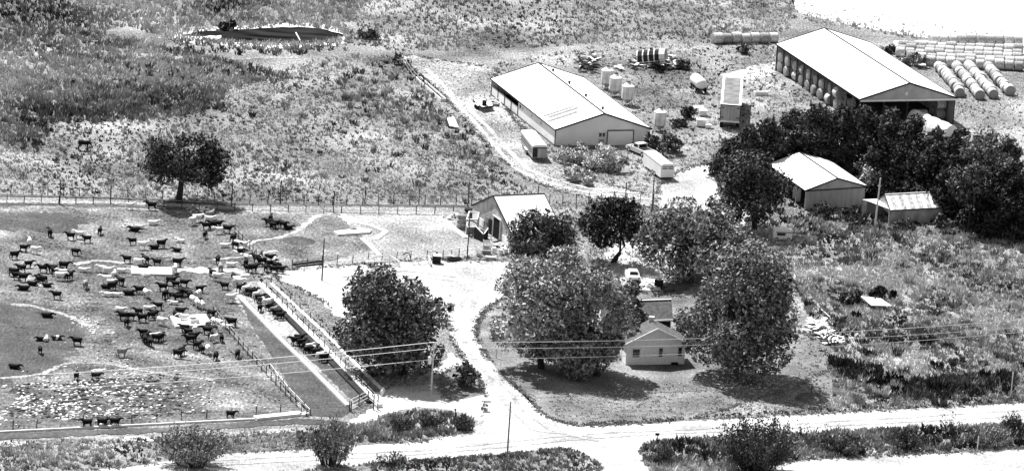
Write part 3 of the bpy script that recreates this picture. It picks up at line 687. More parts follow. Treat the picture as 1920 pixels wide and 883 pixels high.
# things standing in the open side
for (px, py, lb) in ((1489, 373, 'pale leaning sheet standing upright in the open side of the grey shed'), (1497, 378, 'second pale upright sheet beside the grey end wall corner'), (1476, 360, 'short pale barrel inside the open side of the grey shed')):
    p = G(px, py); mb = MB()
    if 'barrel' in lb: mb.lathe(p, [(0, 0), (.3, 0), (.32, .45), (.3, .9), (0, .9)], 12); nm = 'barrel'
    else: mb.slab([p+Vector((-.25, 0, 0)), p+Vector((.25, .1, 0)), p+Vector((.3, .3, 1.7)), p+Vector((0, .3, 2.0)), p+Vector((-.25, .25, 1.6))], (0, .06, 0)); nm = 'metal_sheet'
    tag(mb.build(nm, MAT['galv_l'], loc=p), lb, nm.replace('_', ' '))

# -- low shed with ribbed roof and lean-to
F = Frame((1669, 393), (1646.6, 373), (1771, 387.5), 2.3); H = 2.3
sh = empty('garden_shed', F.O, 'low grey shed with old banded metal roof, in front of the cedars', 'shed')
W, L = F.W, F.L
n = 13
for i in range(n):
    a0, a1 = L*i/n+.015, L*(i+1)/n-.015
    MB().slab([F.P(a0, -.12, H-.05), F.P(a1, -.12, H-.05), F.P(a1, W/2, H+1.45), F.P(a0, W/2, H+1.45)], (0, 0, -.05 if i % 2 else -.09)).build('roof_panel', MAT['roof_old'] if i % 2 else MAT['galv_l'], sh)
MB().slab([F.P(0, W+.12, H-.05), F.P(L, W+.12, H-.05), F.P(L, W/2, H+1.45), F.P(0, W/2, H+1.45)], (0, 0, -.06)).build('roof', MAT['roof_old'], sh)
MB().beam(F.P(0, W/2, H+1.5), F.P(L, W/2, H+1.5), .2, .07).build('ridge_cap', MAT['galv_l'], sh)
for a in (-.05, L+.05):
    for x in (-.12, W+.12): MB().beam(F.P(a, x, H-.08), F.P(a, W/2, H+1.44), .08, .14).build('rake_outline', MAT['trim'], sh)  # added dark outline on the roof edge, as on the larger roofs
MB().beam(F.P(0, -.16, H-.12), F.P(L, -.16, H-.12), .08, .16).build('eave_outline', MAT['trim'], sh)
side_wall(F, sh, .1, .1, L-.1, 0, H-.1, MAT['stain_wall']); side_wall(F, sh, W-.2, .1, L-.1, 0, H-.1, MAT['stain_wall'])
gable_wall(F, sh, .1, H, 1.4, MAT['stain_wall'], inset=.1, z0=1.5); gable_wall(F, sh, L-.1, H, 1.4, MAT['stain_wall'], inset=.1, far=True)
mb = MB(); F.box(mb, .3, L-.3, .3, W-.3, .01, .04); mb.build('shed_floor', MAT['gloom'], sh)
q = [G(1617, 375, 2.2), G(1648, 373.5, 2.2), G(1668, 393, 2.2), G(1627, 377.5, 2.2)]
MB().slab(q, (0, 0, .07)).build('lean_to_roof', MAT['roof_white'], sh)
for p, mm in ((q[0], 'wood'), (q[2], 'wood_l'), (q[3], 'wood'), ((q[2]+q[3])/2, 'wood_d')):
    p = Vector((p.x, p.y, 0)); MB().beam(p, p+Vector((0, 0, 2.2)), .16).build('post', MAT[mm], sh)
for a, b in ((q[0], q[3]), (q[0], q[1])):
    a = Vector((a.x, a.y, 0)); b = Vector((b.x, b.y, 0)); MB().slab([a, b, b+Vector((0, 0, 2.15)), a+Vector((0, 0, 2.15))], (.02, .08, 0)).build('lean_to_wall', MAT['gable'], sh)

# -- working barn beside the pens
F = Frame((961, 441), (884, 385.5), (1056, 437), 2.2); H = 2.2; FB4 = F; W, L = F.W, F.L
b4 = empty('working_barn', F.O, 'grey walled barn with bright white roof and tall black doorway beside the cattle pens', 'barn')
gable_roof(F, b4, H, 3.6, MAT['roof_white'], outline_w=.17)
gable_wall(F, b4, .15, H, 3.6, MAT['stain_wall'], inset=.1); gable_wall(F, b4, L-.15, H, 3.6, MAT['stain_wall'], inset=.1, far=True)
side_wall(F, b4, .1, .2, L-.2, 0, H-.1, MAT['stain_wall']); side_wall(F, b4, W-.3, .2, L-.2, 0, H-.1, MAT['stain_wall'])
def wall_piece(x0, x1, z0, z1, name, mat, out=.03):
    mb = MB(); F.box(mb, .15-out-.06, .15-out, W*x0, W*x1, z0, z1); return mb.build(name, mat, b4)
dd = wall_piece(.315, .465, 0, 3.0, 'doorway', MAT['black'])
for x in (.305, .475): MB().beam(F.P(.03, W*x, 0), F.P(.03, W*x, 3.05), .14).build('door_frame', MAT['clap'], dd)
MB().beam(F.P(.03, W*.3, 3.08), F.P(.03, W*.48, 3.08), .14).build('door_frame', MAT['clap'], dd)
wall_piece(.84, .97, .3, 1.9, 'sliding_door', MAT['white_wall'])
wall_piece(.60, .66, 1.3, 2.1, 'window', MAT['grey_paint'])
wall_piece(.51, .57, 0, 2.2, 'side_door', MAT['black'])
wall_piece(.05, .07, .7, 1.7, 'window', MAT['glass'])
for x0, x1, z in ((.7, .8, .2), (.1, .25, .1)): wall_piece(x0, x1, z, z+1.1, 'wall_patch', MAT['clap'], .01)

# -- farmhouse
F = Frame((1172, 646), (1291, 644), (1158, 628), 2.9); H = 2.9; W, L = F.W, F.L
hs_ = empty('farmhouse', F.O, 'small pale clapboard house with three dark windows in its gable end', 'house')
for x0, x1 in ((0, W/2), (W, W/2)):
    MB().slab([F.P(0, x0, H-.0), F.P(L, x0, H), F.P(L, x1, H+2.15), F.P(0, x1, H+2.15)], (0, 0, -.12)).build('roof', MAT['roof_dark'], hs_)
for x0 in (0, W): MB().beam(F.P(-.04, x0, H-.04), F.P(-.04, W/2, H+2.11), .1, .2).build('rake_board', MAT['white_wall'], hs_)
MB().beam(F.P(L+.04, W, H-.04), F.P(L+.04, W/2, H+2.11), .1, .2).build('rake_board', MAT['white_wall'], hs_)
gable_wall(F, hs_, .4, H, 2.1, MAT['clap'], inset=.35, name='wall')
n = 12
for i in range(n+6):
    z = .35+i*.24
    half = W/2-.36 if z < H-.1 else (W/2-.36)*(1-(z-(H-.1))/2.2)
    if half > .3: MB().beam(F.P(.375, W/2-half, z), F.P(.375, W/2+half, z), .04, .03).build('clapboard', MAT['clap'], hs_)
side_wall(F, hs_, .35, .5, L-.4, 0, H-.1, MAT['clap'], 'wall'); side_wall(F, hs_, W-.47, .5, L-.4, 0, H-.1, MAT['clap'], 'wall')
mb = MB(); F.box(mb, .3, .36, .3, W-.3, 0, .22); mb.build('foundation', MAT['white_wall'], hs_)
MB().beam(F.P(.33, W-.38, 0), F.P(.33, W-.38, H-.15), .14).build('corner_board', MAT['white_wall'], hs_)
def house_window(x, w, z0, z1):
    mb = MB(); F.box(mb, .3, .36, x-w/2-.1, x+w/2+.1, z0-.1, z1+.1); fr = mb.build('window', MAT['white_wall'], hs_)
    mb = MB(); F.box(mb, .27, .31, x-w/2, x+w/2, z0, (z0+z1)/2-.02); mb.build('pane', MAT['glass'], fr)
    mb = MB(); F.box(mb, .27, .31, x-w/2, x+w/2, (z0+z1)/2+.02, z1); mb.build('pane', MAT['glass'], fr)
sx = lambda px: (px-1172)/119*W
house_window(sx(1195), .95, 1.1, 2.15); house_window(sx(1241), .5, 1.1, 2.25); house_window(sx(1277), .5, 1.15, 2.3)
MB().box(0, 0, 0, 0, 0, 0)
mb = MB(); F.box(mb, -.1, .28, sx(1262), sx(1274), .05, .3); mb.build('bulkhead', MAT['black'], hs_)
c = F.P(L-.7, W/2, H+2.0); mb = MB(); mb.box(c.x-.35, c.x+.35, c.y-.3, c.y+.3, c.z-.3, c.z+.7); mb.build('chimney', MAT['stone'], hs_)
# garage behind it
F = Frame((1262, 599), (1252, 575), (1128, 604), 2.6); W, L = F.W, F.L; H = 2.6
ga = empty('garage', F.O, 'dark roofed outbuilding directly behind the house, with a black panel for its unlit open front', 'garage')
apex = 1.9
for x0, x1 in ((0, W/2), (W, W/2)): MB().slab([F.P(0, x0, H), F.P(L, x0, H), F.P(L, x1, H+apex), F.P(0, x1, H+apex)], (0, 0, -.1)).build('roof', MAT['roof_dark'], ga)
MB().beam(F.P(0, W/2, H+apex+.05), F.P(L, W/2, H+apex+.05), .2, .08).build('ridge_cap', MAT['white_wall'], ga)
MB().beam(F.P(0, -.05, H-.04), F.P(L, -.05, H-.04), .1, .2).build('fascia', MAT['white_wall'], ga)
gable_wall(F, ga, .2, H, apex, MAT['clap'], inset=.2, name='wall'); gable_wall(F, ga, L-.2, H, apex, MAT['clap'], inset=.2, far=True, name='wall')
side_wall(F, ga, W-.3, .3, L-.3, 0, H-.1, MAT['clap'], 'wall'); side_wall(F, ga, .2, 3.2, L-.3, 0, H-.1, MAT['clap'], 'wall')
mb = MB(); F.box(mb, .3, 3.2, .35, .45, 0, H-.1); mb.build('doorway', MAT['black'], ga)  # black panel paints the unlit interior; the opening itself is closed

# ------------------------------------------------------------------ feed bins
def make_bin():
    root = empty('feed_bin', (0, 0, 0), 'x', 'feed bin')
    r = .95; prof = [(.14, .25), (r, 1.05)]
    MB().lathe((0, 0, 0), prof, 20).build('hopper', MAT['galv'], root, world=False, smooth=True)
    body = []; z = 1.05
    for i in range(9): body += [(r, z), (r+.025, z+.11), (r, z+.22)]; z += .22
    b = MB().lathe((0, 0, 0), body, 24).build('tank', MAT['galv_l'], root, world=False)
    for i in (2.95,): MB().lathe((0, 0, 0), [(r+.02, z-.04), (r+.05, z), (r+.02, z+.04)], 24).build('band', MAT['galv'], root, world=False)
    MB().lathe((0, 0, 0), [(r+.03, z), (.28, z+.5), (.28, z+.62), (0, z+.68)], 20).build('bin_roof', MAT['white_metal'], root, world=False)
    MB().lathe((0, 0, 0), [(.3, z+.6), (.33, z+.68), (.2, z+.76), (0, z+.78)], 12).build('lid', MAT['trim'], root, world=False)
    for k in range(4):
        a = math.pi/4+k*math.pi/2; x, y = (r+.02)*math.cos(a), (r+.02)*math.sin(a)
        MB().beam((x, y, 0), (x, y, 2.0), .09).build('leg', MAT['galv'], root, world=False)
    MB().beam((-.25, -r-.06, .6), (-.25, -r-.06, z), .04).build('ladder_rail', MAT['galv'], root, world=False)
    MB().beam((.05, -r-.06, .6), (.05, -r-.06, z), .04).build('ladder_rail', MAT['galv'], root, world=False)
    for k in range(8): MB().beam((-.25, -r-.07, .8+k*.27), (.05, -r-.07, .8+k*.27), .03).build('rung', MAT['galv'], root, world=False)
    return root
bn = make_bin()
for i, (px, py, lb) in enumerate(((1137, 167, 'farthest of the three feed bins clustered behind the white shed'), (1152.5, 181, 'middle of the three feed bins clustered behind the white shed'),
                                  (1175.5, 197, 'nearest of the three feed bins clustered behind the white shed'), (1236, 246, 'lone feed bin standing apart at the right corner of the white shed'))):
    o = bn if i == 0 else copy_tree(bn); o.location = G(px, py); o['label'] = lb; o['group'] = 'steel feed bins beside the long white shed'

# ------------------------------------------------------------------ vehicles and trailers (built along local x, front at +x)
def wheel(root, x, y, r=.38, w=.22, rim=True):
    n = 14; s = 1 if y > 0 else -1
    t = MB().tube([(x, y-w/2, r), (x, y+w/2, r)], r, n).build('wheel', MAT['black'], root, world=False)
    if rim: MB().tube([(x, y+s*w/2, r), (x, y+s*(w/2+.02), r)], r*.5, 10).build('rim', MAT['white_metal'], t, world=False)
def aim(o, rear, front):
    a = G(*rear); b = G(*front); d = b-a; o.location = (a+b)/2; o.rotation_euler = (0, 0, math.atan2(d.y, d.x)); return d.length
def rounded_box(x0, x1, w, z0, z1, r=.25, n=4):
    """box with an arched top, as one solid"""
    sec = [(-w/2, z0), (w/2, z0), (w/2, z1-r)]
    for k in range(1, n+1): sec.append((w/2*math.cos(math.pi/2*k/n)**.6 if k < n else 0, z1-r+r*math.sin(math.pi/2*k/n)))
    for k in range(n-1, 0, -1): sec.append((-w/2*math.cos(math.pi/2*k/n)**.6, z1-r+r*math.sin(math.pi/2*k/n)))
    sec.append((-w/2, z1-r)); m_ = len(sec); mb = MB()
    return mb.add([(x0, y, z) for y, z in sec]+[(x1, y, z) for y, z in sec], [tuple(range(m_)), tuple(range(m_, 2*m_))]+[(i, (i+1) % m_, m_+(i+1) % m_, m_+i) for i in range(m_)])
# big grey semi trailer
st = empty('semi_trailer', (0, 0, 0), 'big grey semi trailer parked end-on with hinged rear doors', 'trailer')
A = G(1352.5, 197, 3.85); B = G(1388.5, 197, 3.85); D = G(1357, 145.5, 3.85); Lt = (D-A).length; w = (B-A).length
st.location = Vector(((A.x+B.x)/2, (A.y+B.y)/2, 0)); dv = (D-A); st.rotation_euler = (0, 0, math.atan2(dv.y, dv.x)+.0)
MB().box(0, Lt, -w/2, w/2, 1.15, 3.8).build('trailer_box', MAT['grey_paint'], st, world=False)
MB().box(.3, Lt-.3, -w/2+.3, w/2-.3, 3.8, 3.85).build('roof_sheet', MAT['grey_paint2'], st, world=False)
for y in (-w/2+.13, w/2-.13): MB().box(0, Lt, y-.17, y+.17, 3.8, 3.88).build('top_rail', MAT['white_metal'], st, world=False)
for x in (.15, Lt-.15): MB().box(x-.15, x+.15, -w/2+.3, w/2-.3, 3.8, 3.87).build('top_rail', MAT['white_metal'], st, world=False)
for s in (-1, 1):
    y0, y1 = (.02, w/2-.08) if s > 0 else (-w/2+.08, -.02)
    dr = MB().box(-.06, 0, y0, y1, 1.3, 3.7).build('rear_door', MAT['grey_wall'], st, world=False)
    for z in (1.75, 3.3): MB().box(-.1, -.06, s*(w/2-.38)-.18, s*(w/2-.38)+.18, z, z+.14).build('hinge', MAT['black'], dr, world=False)
    MB().box(-.11, -.06, s*.25-.02, s*.25+.02, 1.35, 3.65).build('lock_rod', MAT['galv_l'], dr, world=False)
MB().box(-.1, .05, -w/2+.05, w/2-.05, 1.08, 1.35).build('rear_sill', MAT['white_metal'], st, world=False)
MB().box(-.08, .0, -w/2, w/2, 3.7, 3.85).build('header', MAT['trim'], st, world=False)
for s in (-1, 1): MB().box(-.05, Lt, s*w/2-.03*(1 if s < 0 else 0), s*w/2+.03*(1 if s > 0 else 0), 3.6, 3.8).build('side_trim', MAT['trim'], st, world=False)
for s in (-1, 1): MB().box(-.09, -.03, s*(w/2-.02)-.06, s*(w/2-.02)+.06, 1.15, 3.7).build('corner_post', MAT['trim'], st, world=False)
MB().box(-.1, 0, -w/2+.2, w/2-.2, .5, .62).build('bumper', MAT['black'], st, world=False)
for x in (1.2, 2.5):
    for y in (-w/2+.3, w/2-.3): wheel(st, x, y, .5, .5)
for y in (-.8, .8): MB().box(Lt-3.2, Lt-3.0, y-.07, y+.07, 0, 1.15).build('landing_leg', MAT['trim'], st, world=False)
# white livestock trailer and its truck
tr = empty('livestock_trailer', (0, 0, 0), 'long white livestock trailer with slotted rear window, hitched to a pickup', 'trailer')
A = G(1240, 310, 2.45); B = G(1265, 307, 2.45); D = G(1207, 284.5, 2.45); Lt = (D-A).length; w = 2.1; mid = (A+B)/2
tr.location = (mid.x, mid.y, 0); dv = D-A; RZT = math.atan2(dv.y, dv.x); tr.rotation_euler = (0, 0, RZT)
rounded_box(0, Lt, w, .45, 2.55, .3).build('trailer_body', MAT['white_metal'], tr, world=False)
for s in (-1, 1): MB().box(.1, Lt-.1, s*w/2-.02, s*w/2+.02, 2.2, 2.27).build('side_slot', MAT['black'], tr, world=False)
MB().box(-.06, 0, -w/2+.05, w/2-.05, .5, 2.2).build('rear_gate', MAT['white_metal'], tr, world=False)
for z in (1.75, 2.0):
    for y in (-.45, .45): MB().box(-.1, -.06, y-.38, y+.38, z, z+.12).build('slot', MAT['black'], tr, world=False)
MB().box(-.1, .1, -w/2+.1, w/2-.1, .3, .45).build('bumper', MAT['black'], tr, world=False)
MB().beam((Lt, 0, .6), (Lt+1.2, 0, .6), .14).build('hitch', MAT['trim'], tr, world=False)
for x in (2.6, 3.5):
    for y in (-w/2+.05, w/2-.05): wheel(tr, x, y, .38, .22)
def pickup(root, mat, bed=True):
    L = 5.4; w = 1.95
    sec = lambda x, z0, z1, ww, top=None: [(x, -ww/2, z0), (x, ww/2, z0), (x, (top or ww)/2, z1), (x, -(top or ww)/2, z1)]
    def loft(ss, name, m_):
        mb = MB(); n = 4
        for s_ in ss: mb.v += [Vector(p) for p in s_]
        for i in range(len(ss)-1):
            for k in range(n): a = i*n+k; b = i*n+(k+1) % n; mb.f.append((a, b, b+n, a+n))
        mb.f += [(3, 2, 1, 0), tuple(len(mb.v)-4+k for k in range(4))]; return mb.build(name, m_, root, world=False)
    body = loft([sec(-L/2, .5, .98, w*.96), sec(-L/2+.1, .42, 1.02, w), sec(.2, .42, 1.05, w), sec(1.2, .42, 1.08, w), sec(2.2, .42, 1.0, w*.97), sec(L/2, .48, .86, w*.88)], 'body', mat)
    MB().box(-L/2+.12, -.55, -w/2+.14, w/2-.14, 1.0, 1.06).build('bed', MAT['black'], root, world=False)
    loft([sec(-.5, 1.02, 1.06, w*.94, w*.9), sec(-.38, 1.02, 1.72, w*.94, w*.78), sec(.55, 1.02, 1.74, w*.94, w*.78), sec(1.15, 1.02, 1.1, w*.94, w*.86)], 'cab', mat)
    MB().slab([(.62, -.68, 1.66), (.62, .68, 1.66), (1.14, .78, 1.16), (1.14, -.78, 1.16)], (.03, 0, .03)).build('windshield', MAT['glass'], root, world=False)
    MB().slab([(-.48, -.72, 1.14), (-.48, .72, 1.14), (-.42, .66, 1.62), (-.42, -.66, 1.62)], (-.03, 0, 0)).build('rear_window', MAT['glass'], root, world=False)
    for s in (-1, 1):
        for x0, x1 in ((-.3, .1), (.16, .75)): MB().slab([(x0, s*.90, 1.16), (x1, s*.90, 1.16), (x1-.12 if x1 > .5 else x1, s*.79, 1.6), (x0, s*.79, 1.6)], (0, s*.02, 0)).build('side_window', MAT['glass'], root, world=False)
        MB().box(L/2-.06, L/2+.01, s*.68-.16, s*.68+.16, .62, .8).build('headlight', MAT['galv_l'], root, world=False)
        MB().box(.85, .95, s*1.08-.1, s*1.08+.1, 1.15, 1.35).build('mirror', MAT['trim'], root, world=False)
        for x in (-1.65, 1.7): wheel(root, x, s*(w/2-.1), .39, .24)
    MB().box(L/2-.02, L/2+.1, -.9, .9, .42, .58).build('front_bumper', MAT['galv'], root, world=False)
    MB().box(-L/2-.1, -L/2+.02, -.9, .9, .42, .58).build('rear_bumper', MAT['galv'], root, world=False)
pk = empty('pickup_truck', (0, 0, 0), 'white pickup hitched to the front of the white livestock trailer', 'pickup')
pickup(pk, MAT['white_metal']); dn_ = Vector((math.cos(RZT), math.sin(RZT), 0)); pk.location = G(1201, 289); pk.rotation_euler = (0, 0, RZT+.3)
# grey stock trailer by the white shed
gt = empty('stock_trailer', (0, 0, 0), 'grey sided stock trailer with white roof by the long white wall', 'trailer')
A = G(997.5, 276, 2.4); B = G(1028, 271, 2.4); D = G(976, 248, 2.4); Lt = (D-A).length; w = 2.2; mid = (A+B)/2
gt.location = (mid.x, mid.y, 0); dv = D-A; gt.rotation_euler = (0, 0, math.atan2(dv.y, dv.x))
MB().box(0, Lt, -w/2, w/2, .5, 2.2).build('trailer_body', MAT['grey_paint'], gt, world=False)
rounded_box(-.08, Lt+.08, w+.1, 2.2, 2.55, .3).build('roof', MAT['white_metal'], gt, world=False)
for s in (-1, 1):
    for z in (1.2, 1.6): MB().box(.2, Lt-.2, s*w/2-.02, s*w/2+.02, z, z+.12).build('side_slot', MAT['trim'], gt, world=False)
for y0, y1, mm in ((-w/2+.05, -.35, 'grey_wall'), (-.3, .3, 'gable'), (.35, w/2-.05, 'gloom')): MB().box(-.05, 0, y0, y1, .6, 1.95).build('rear_gate', MAT[mm], gt, world=False)
MB().box(-.05, -.01, -w/2+.1, w/2-.1, 2.03, 2.12).build('rear_slot', MAT['trim'], gt, world=False)
for x in (Lt*.45, Lt*.45+.95):
    for y in (-w/2-.02, w/2+.02): wheel(gt, x, y, .36, .22)
    for s in (-1, 1): MB().box(x-.45, x+.45, s*(w/2+.1)-.14, s*(w/2+.1)+.14, .74, .8).build('fender', MAT['white_metal'], gt, world=False)
MB().beam((Lt, -.6, .5), (Lt+1.3, 0, .5), .1).beam((Lt, .6, .5), (Lt+1.3, 0, .5), .1).build('tongue', MAT['white_metal'], gt, world=False)
MB().beam((Lt+1.3, 0, 0), (Lt+1.3, 0, .6), .08).build('jack', MAT['trim'], gt, world=False)
# flatbed
A = G(904, 201.7, .8); B = G(925.7, 198.3, .8); D = G(887, 188, .8); fl = empty('flatbed_trailer', (A.x, A.y, 0), 'low flatbed trailer with bright white deck parked on the grass', 'trailer')
u = (D-A); v = (B-A); Z = Vector((0, 0, 1))
MB().slab([A, B, B+u, A+u], (0, 0, -.16)).build('deck', MAT['white_metal'], fl)
for p, q in ((A, B), (A, A+u), (A+u, A+u+v), (B, B+u)): MB().beam(p-Z*.1, q-Z*.1, .12, .26).build('side_rail', MAT['trim'], fl)
un = u.normalized(); vn = v.normalized()
for s in (0, 1):
    for f in (.4, .55):
        c = A+u*f+v*s-vn*(.2 if s == 0 else -.2); c.z = .34; MB().tube([c-vn*.11, c+vn*.11], .34, 12).build('wheel', MAT['black'], fl)
    c = A+u*.47+v*s-vn*(.2 if s == 0 else -.2); MB().beam(c-un*.85-Z*.05, c+un*.85-Z*.05, .28, .05).build('fender', MAT['white_metal'], fl)
e = A+u+v*.5; MB().beam(e-Z*.2, e+un*1.4-Z*.3, .1).build('tongue', MAT['trim'], fl)
for s in (0, 1): p = A+u+v*s; MB().beam(p, p+Z*.7, .08).build('stake', MAT['trim'], fl)
p = G(908, 197, .82); cr = tag(MB().box(p.x-.35, p.x+.35, p.y-.5, p.y+.5, .81, 1.5).build('tool_box', MAT['black'], loc=(p.x, p.y, .81)), 'black upright box standing on the white flatbed trailer', 'box')
p = G(932, 199); t = empty('loader_bucket', p, 'bent white loader frame lying at the right end of the flatbed', 'implement')
MB().beam(p+Vector((-1.3, 0, .3)), p+Vector((.4, -.6, .5)), .2).build('arm', MAT['white_metal'], t); MB().beam(p+Vector((.4, -.6, .5)), p+Vector((.5, .3, 1.1)), .16).build('arm', MAT['white_metal'], t)
MB().beam(p+Vector((-1, .8, .9)), p+Vector((.5, .3, 1.1)), .14).build('arm', MAT['white_metal'], t); MB().slab([p+Vector((-1, .3, .1)), p+Vector((.3, -.9, .1)), p+Vector((.4, -.7, .6)), p+Vector((-.9, .5, .6))], (.05, .08, 0)).build('bucket', MAT['trim'], t)
# tank trailer
tk = empty('tank_trailer', (0, 0, 0), 'plump white nurse tank on small wheels in the back yard', 'tank trailer')
a = G(1300, 162); b = G(1317, 177); d = b-a; tk.location = (a+b)/2; tk.rotation_euler = (0, 0, math.atan2(d.y, d.x)); Lh = 2.3
MB().tube([(-Lh, 0, 1.45), (-Lh+.12, 0, 1.45), (-Lh+.5, 0, 1.45), (Lh-.5, 0, 1.45), (Lh-.12, 0, 1.45), (Lh, 0, 1.45)], [.25, .6, .88, .88, .6, .25], 16).build('tank', MAT['white_metal'], tk, world=False, smooth=True)
MB().beam((-Lh, -.5, .55), (Lh, -.5, .55), .12).beam((-Lh, .5, .55), (Lh, .5, .55), .12).build('frame', MAT['black'], tk, world=False)
for x in (-1.4, 1.4):
    for y in (-.8, .8): wheel(tk, x, y, .42, .25)
    MB().box(x-.1, x+.1, -.5, .5, .4, .75).build('saddle', MAT['black'], tk, world=False)
MB().beam((Lh, 0, .5), (Lh+1, 0, .4), .1).build('tongue', MAT['white_metal'], tk, world=False)
MB().lathe((0, 0, 2.28), [(.25, 0), (.25, .12), (0, .14)], 12).build('hatch', MAT['white_metal'], tk, world=False)
# white covered boxes
for (x0, x1, yt, yb, h, lb) in ((1301, 1319, 206, 213, .85, 'pale crate at the back of the white boxes left of the semi trailer'), (1311, 1325, 212, 219, .9, 'second pale crate, touching the first, left of the semi trailer'),
                                (1306, 1323, 231, 239, 1.1, 'square white crate in front of the two joined crates'), (1323, 1333, 237, 242, .55, 'smallest white box, lowest of the pale crates by the semi trailer')):
    s_ = sc(x0, yb); p = G((x0+x1)/2, yb); w_ = (x1-x0)/s_; dp = w_*.9
    cr = empty('crate', p, lb, 'crate', 'pale crates beside the semi trailer', rz=.05)
    MB().box(-w_/2, w_/2, 0, dp, .12, h).build('side', MAT['tarp'], cr, world=False); MB().box(-w_/2-.04, w_/2+.04, -.04, dp+.04, h, h+.06).build('lid', MAT['white_metal'], cr, world=False)
    for x in (-w_/2+.1, w_/2-.1): MB().box(x-.06, x+.06, .02, dp-.02, 0, .12).build('skid', MAT['wood'], cr, world=False)
def trough(name, label, cat, a, b, w=.7, h=.45, mat='concrete', inner='gloom', lip=.1, group=None):
    d = b-a; L = d.length; rz = math.atan2(d.y, d.x); t = empty(name, a, label, cat, group, rz)
    for y in (-w/2, w/2-lip): MB().box(0, L, y, y+lip, 0, h).build('side', MAT[mat], t, world=False)
    for x in (0, L-lip): MB().box(x, x+lip, -w/2+lip, w/2-lip, 0, h-.01).build('end', MAT[mat], t, world=False)
    MB().box(lip, L-lip, -w/2+lip, w/2-lip, .02, h*.45).build('feed' if inner != 'water' else 'water', MAT[inner], t, world=False); return t
trough('stock_tank', 'small pale oval trough on the grass right of the semi trailer', 'trough', G(1414, 178), G(1438, 178), 1.1, .55, 'galv_l', 'concrete_b')
trough('feed_bunk', 'long narrow feed bunk lying beside the farm track', 'feed bunk', G(784, 150), G(831, 191), .9, .5, 'concrete_b', 'gloom', .14)
# car
car = empty('parked_car', (0, 0, 0), 'white car parked behind the house trees, seen from behind', 'car')
def loft4(root, ss, name, m_):
    mb = MB(); n = len(ss[0])
    for s_ in ss: mb.v += [Vector(p) for p in s_]
    for i in range(len(ss)-1):
        for k in range(n): a = i*n+k; b = i*n+(k+1) % n; mb.f.append((a, b, b+n, a+n))
    mb.f += [tuple(reversed(range(n))), tuple(len(mb.v)-n+k for k in range(n))]; return mb.build(name, m_, root, world=False)
def sec6(x, z0, z1, w, tw): return [(x, -w/2, z0), (x, w/2, z0), (x, w/2, (z0+z1)/2), (x, tw/2, z1), (x, -tw/2, z1), (x, -w/2, (z0+z1)/2)]
loft4(car, [sec6(-2.3, .35, .85, 1.55, 1.4), sec6(-2.1, .25, .98, 1.78, 1.55), sec6(-.8, .22, 1.0, 1.82, 1.6), sec6(.9, .22, .98, 1.82, 1.6), sec6(2.1, .25, .8, 1.75, 1.5), sec6(2.35, .35, .62, 1.5, 1.3)], 'body', MAT['white_metal'])
loft4(car, [sec6(-1.75, .95, 1.0, 1.55, 1.4), sec6(-1.2, .95, 1.4, 1.6, 1.15), sec6(.1, .95, 1.44, 1.6, 1.15), sec6(.95, .95, 1.0, 1.55, 1.4)], 'cabin', MAT['white_metal'])
MB().slab([(-1.72, -.62, 1.04), (-1.72, .62, 1.04), (-1.27, .5, 1.36), (-1.27, -.5, 1.36)], (-.03, 0, .03)).build('rear_window', MAT['glass'], car, world=False)
MB().slab([(.9, -.62, 1.04), (.9, .62, 1.04), (.2, .5, 1.4), (.2, -.5, 1.4)], (.03, 0, .03)).build('windshield', MAT['glass'], car, world=False)
for s in (-1, 1):
    MB().slab([(-1.1, s*.79, 1.05), (.6, s*.79, 1.05), (.1, s*.66, 1.36), (-1.0, s*.66, 1.36)], (0, s*.02, 0)).build('side_window', MAT['glass'], car, world=False)
    MB().box(-2.34, -2.28, s*.62-.12, s*.62+.12, .62, .76).build('tail_light', MAT['gloom'], car, world=False)
    for x in (-1.4, 1.45): wheel(car, x, s*.82, .32, .2)
MB().box(-2.4, -2.28, -.75, .75, .35, .5).build('bumper', MAT['black'], car, world=False)
aim(car, (1192, 537), (1178, 508))
# white camper top / van left of the weeds
cv = empty('camper_van', (0, 0, 0), 'small white camper with a long dark side window in the weeds under the trees', 'camper')
loft4(cv, [sec6(-1.35, .25, 1.25, 1.4, 1.3), sec6(-1.2, .2, 1.55, 1.5, 1.35), sec6(1.15, .2, 1.6, 1.5, 1.35), sec6(1.35, .3, 1.2, 1.4, 1.3)], 'body', MAT['white_metal'])
MB().box(-1.3, 1.3, -.72, .72, 1.58, 1.66).build('roof', MAT['white_metal'], cv, world=False)
MB().box(-.85, .35, -.79, -.74, .78, 1.14).build('side_window', MAT['glass'], cv, world=False); MB().box(-1.0, 1.3, -.80, -.72, 1.2, 1.28).build('side_trim', MAT['trim'], cv, world=False)
MB().box(1.3, 1.38, -.45, .45, .7, 1.1).build('end_window', MAT['glass'], cv, world=False)
for x in (-.85, .85):
    for y in (-.7, .7): wheel(cv, x, y, .26, .18)
cv.location = G(1466, 449); cv.rotation_euler = (0, 0, .1)
# barrels/bins behind the house
p = G(1235, 538); t = empty('trash_trailer', p, 'black bin heaped with pale junk on the gravel behind the house', 'bin')
MB().box(-.6, .6, 0, .9, 0, .85).build('bin_body', MAT['black'], t, world=False)
for i in range(7): a = random.uniform(-.45, .35); b = random.uniform(.1, .7); MB().beam((a, b, .85), (a+random.uniform(-.2, .35), b+.1, 1.1+random.random()*.4), .16).build('junk', MAT['white_metal'] if i % 2 else MAT['galv'], t, world=False)
p = G(1222, 538); tag(MB().box(p.x-1.6, p.x+.7, p.y, p.y+3.0, .02, .12).build('concrete_pad', MAT['concrete_b'], loc=p), 'pale concrete pad in front of the parked car', 'pad')

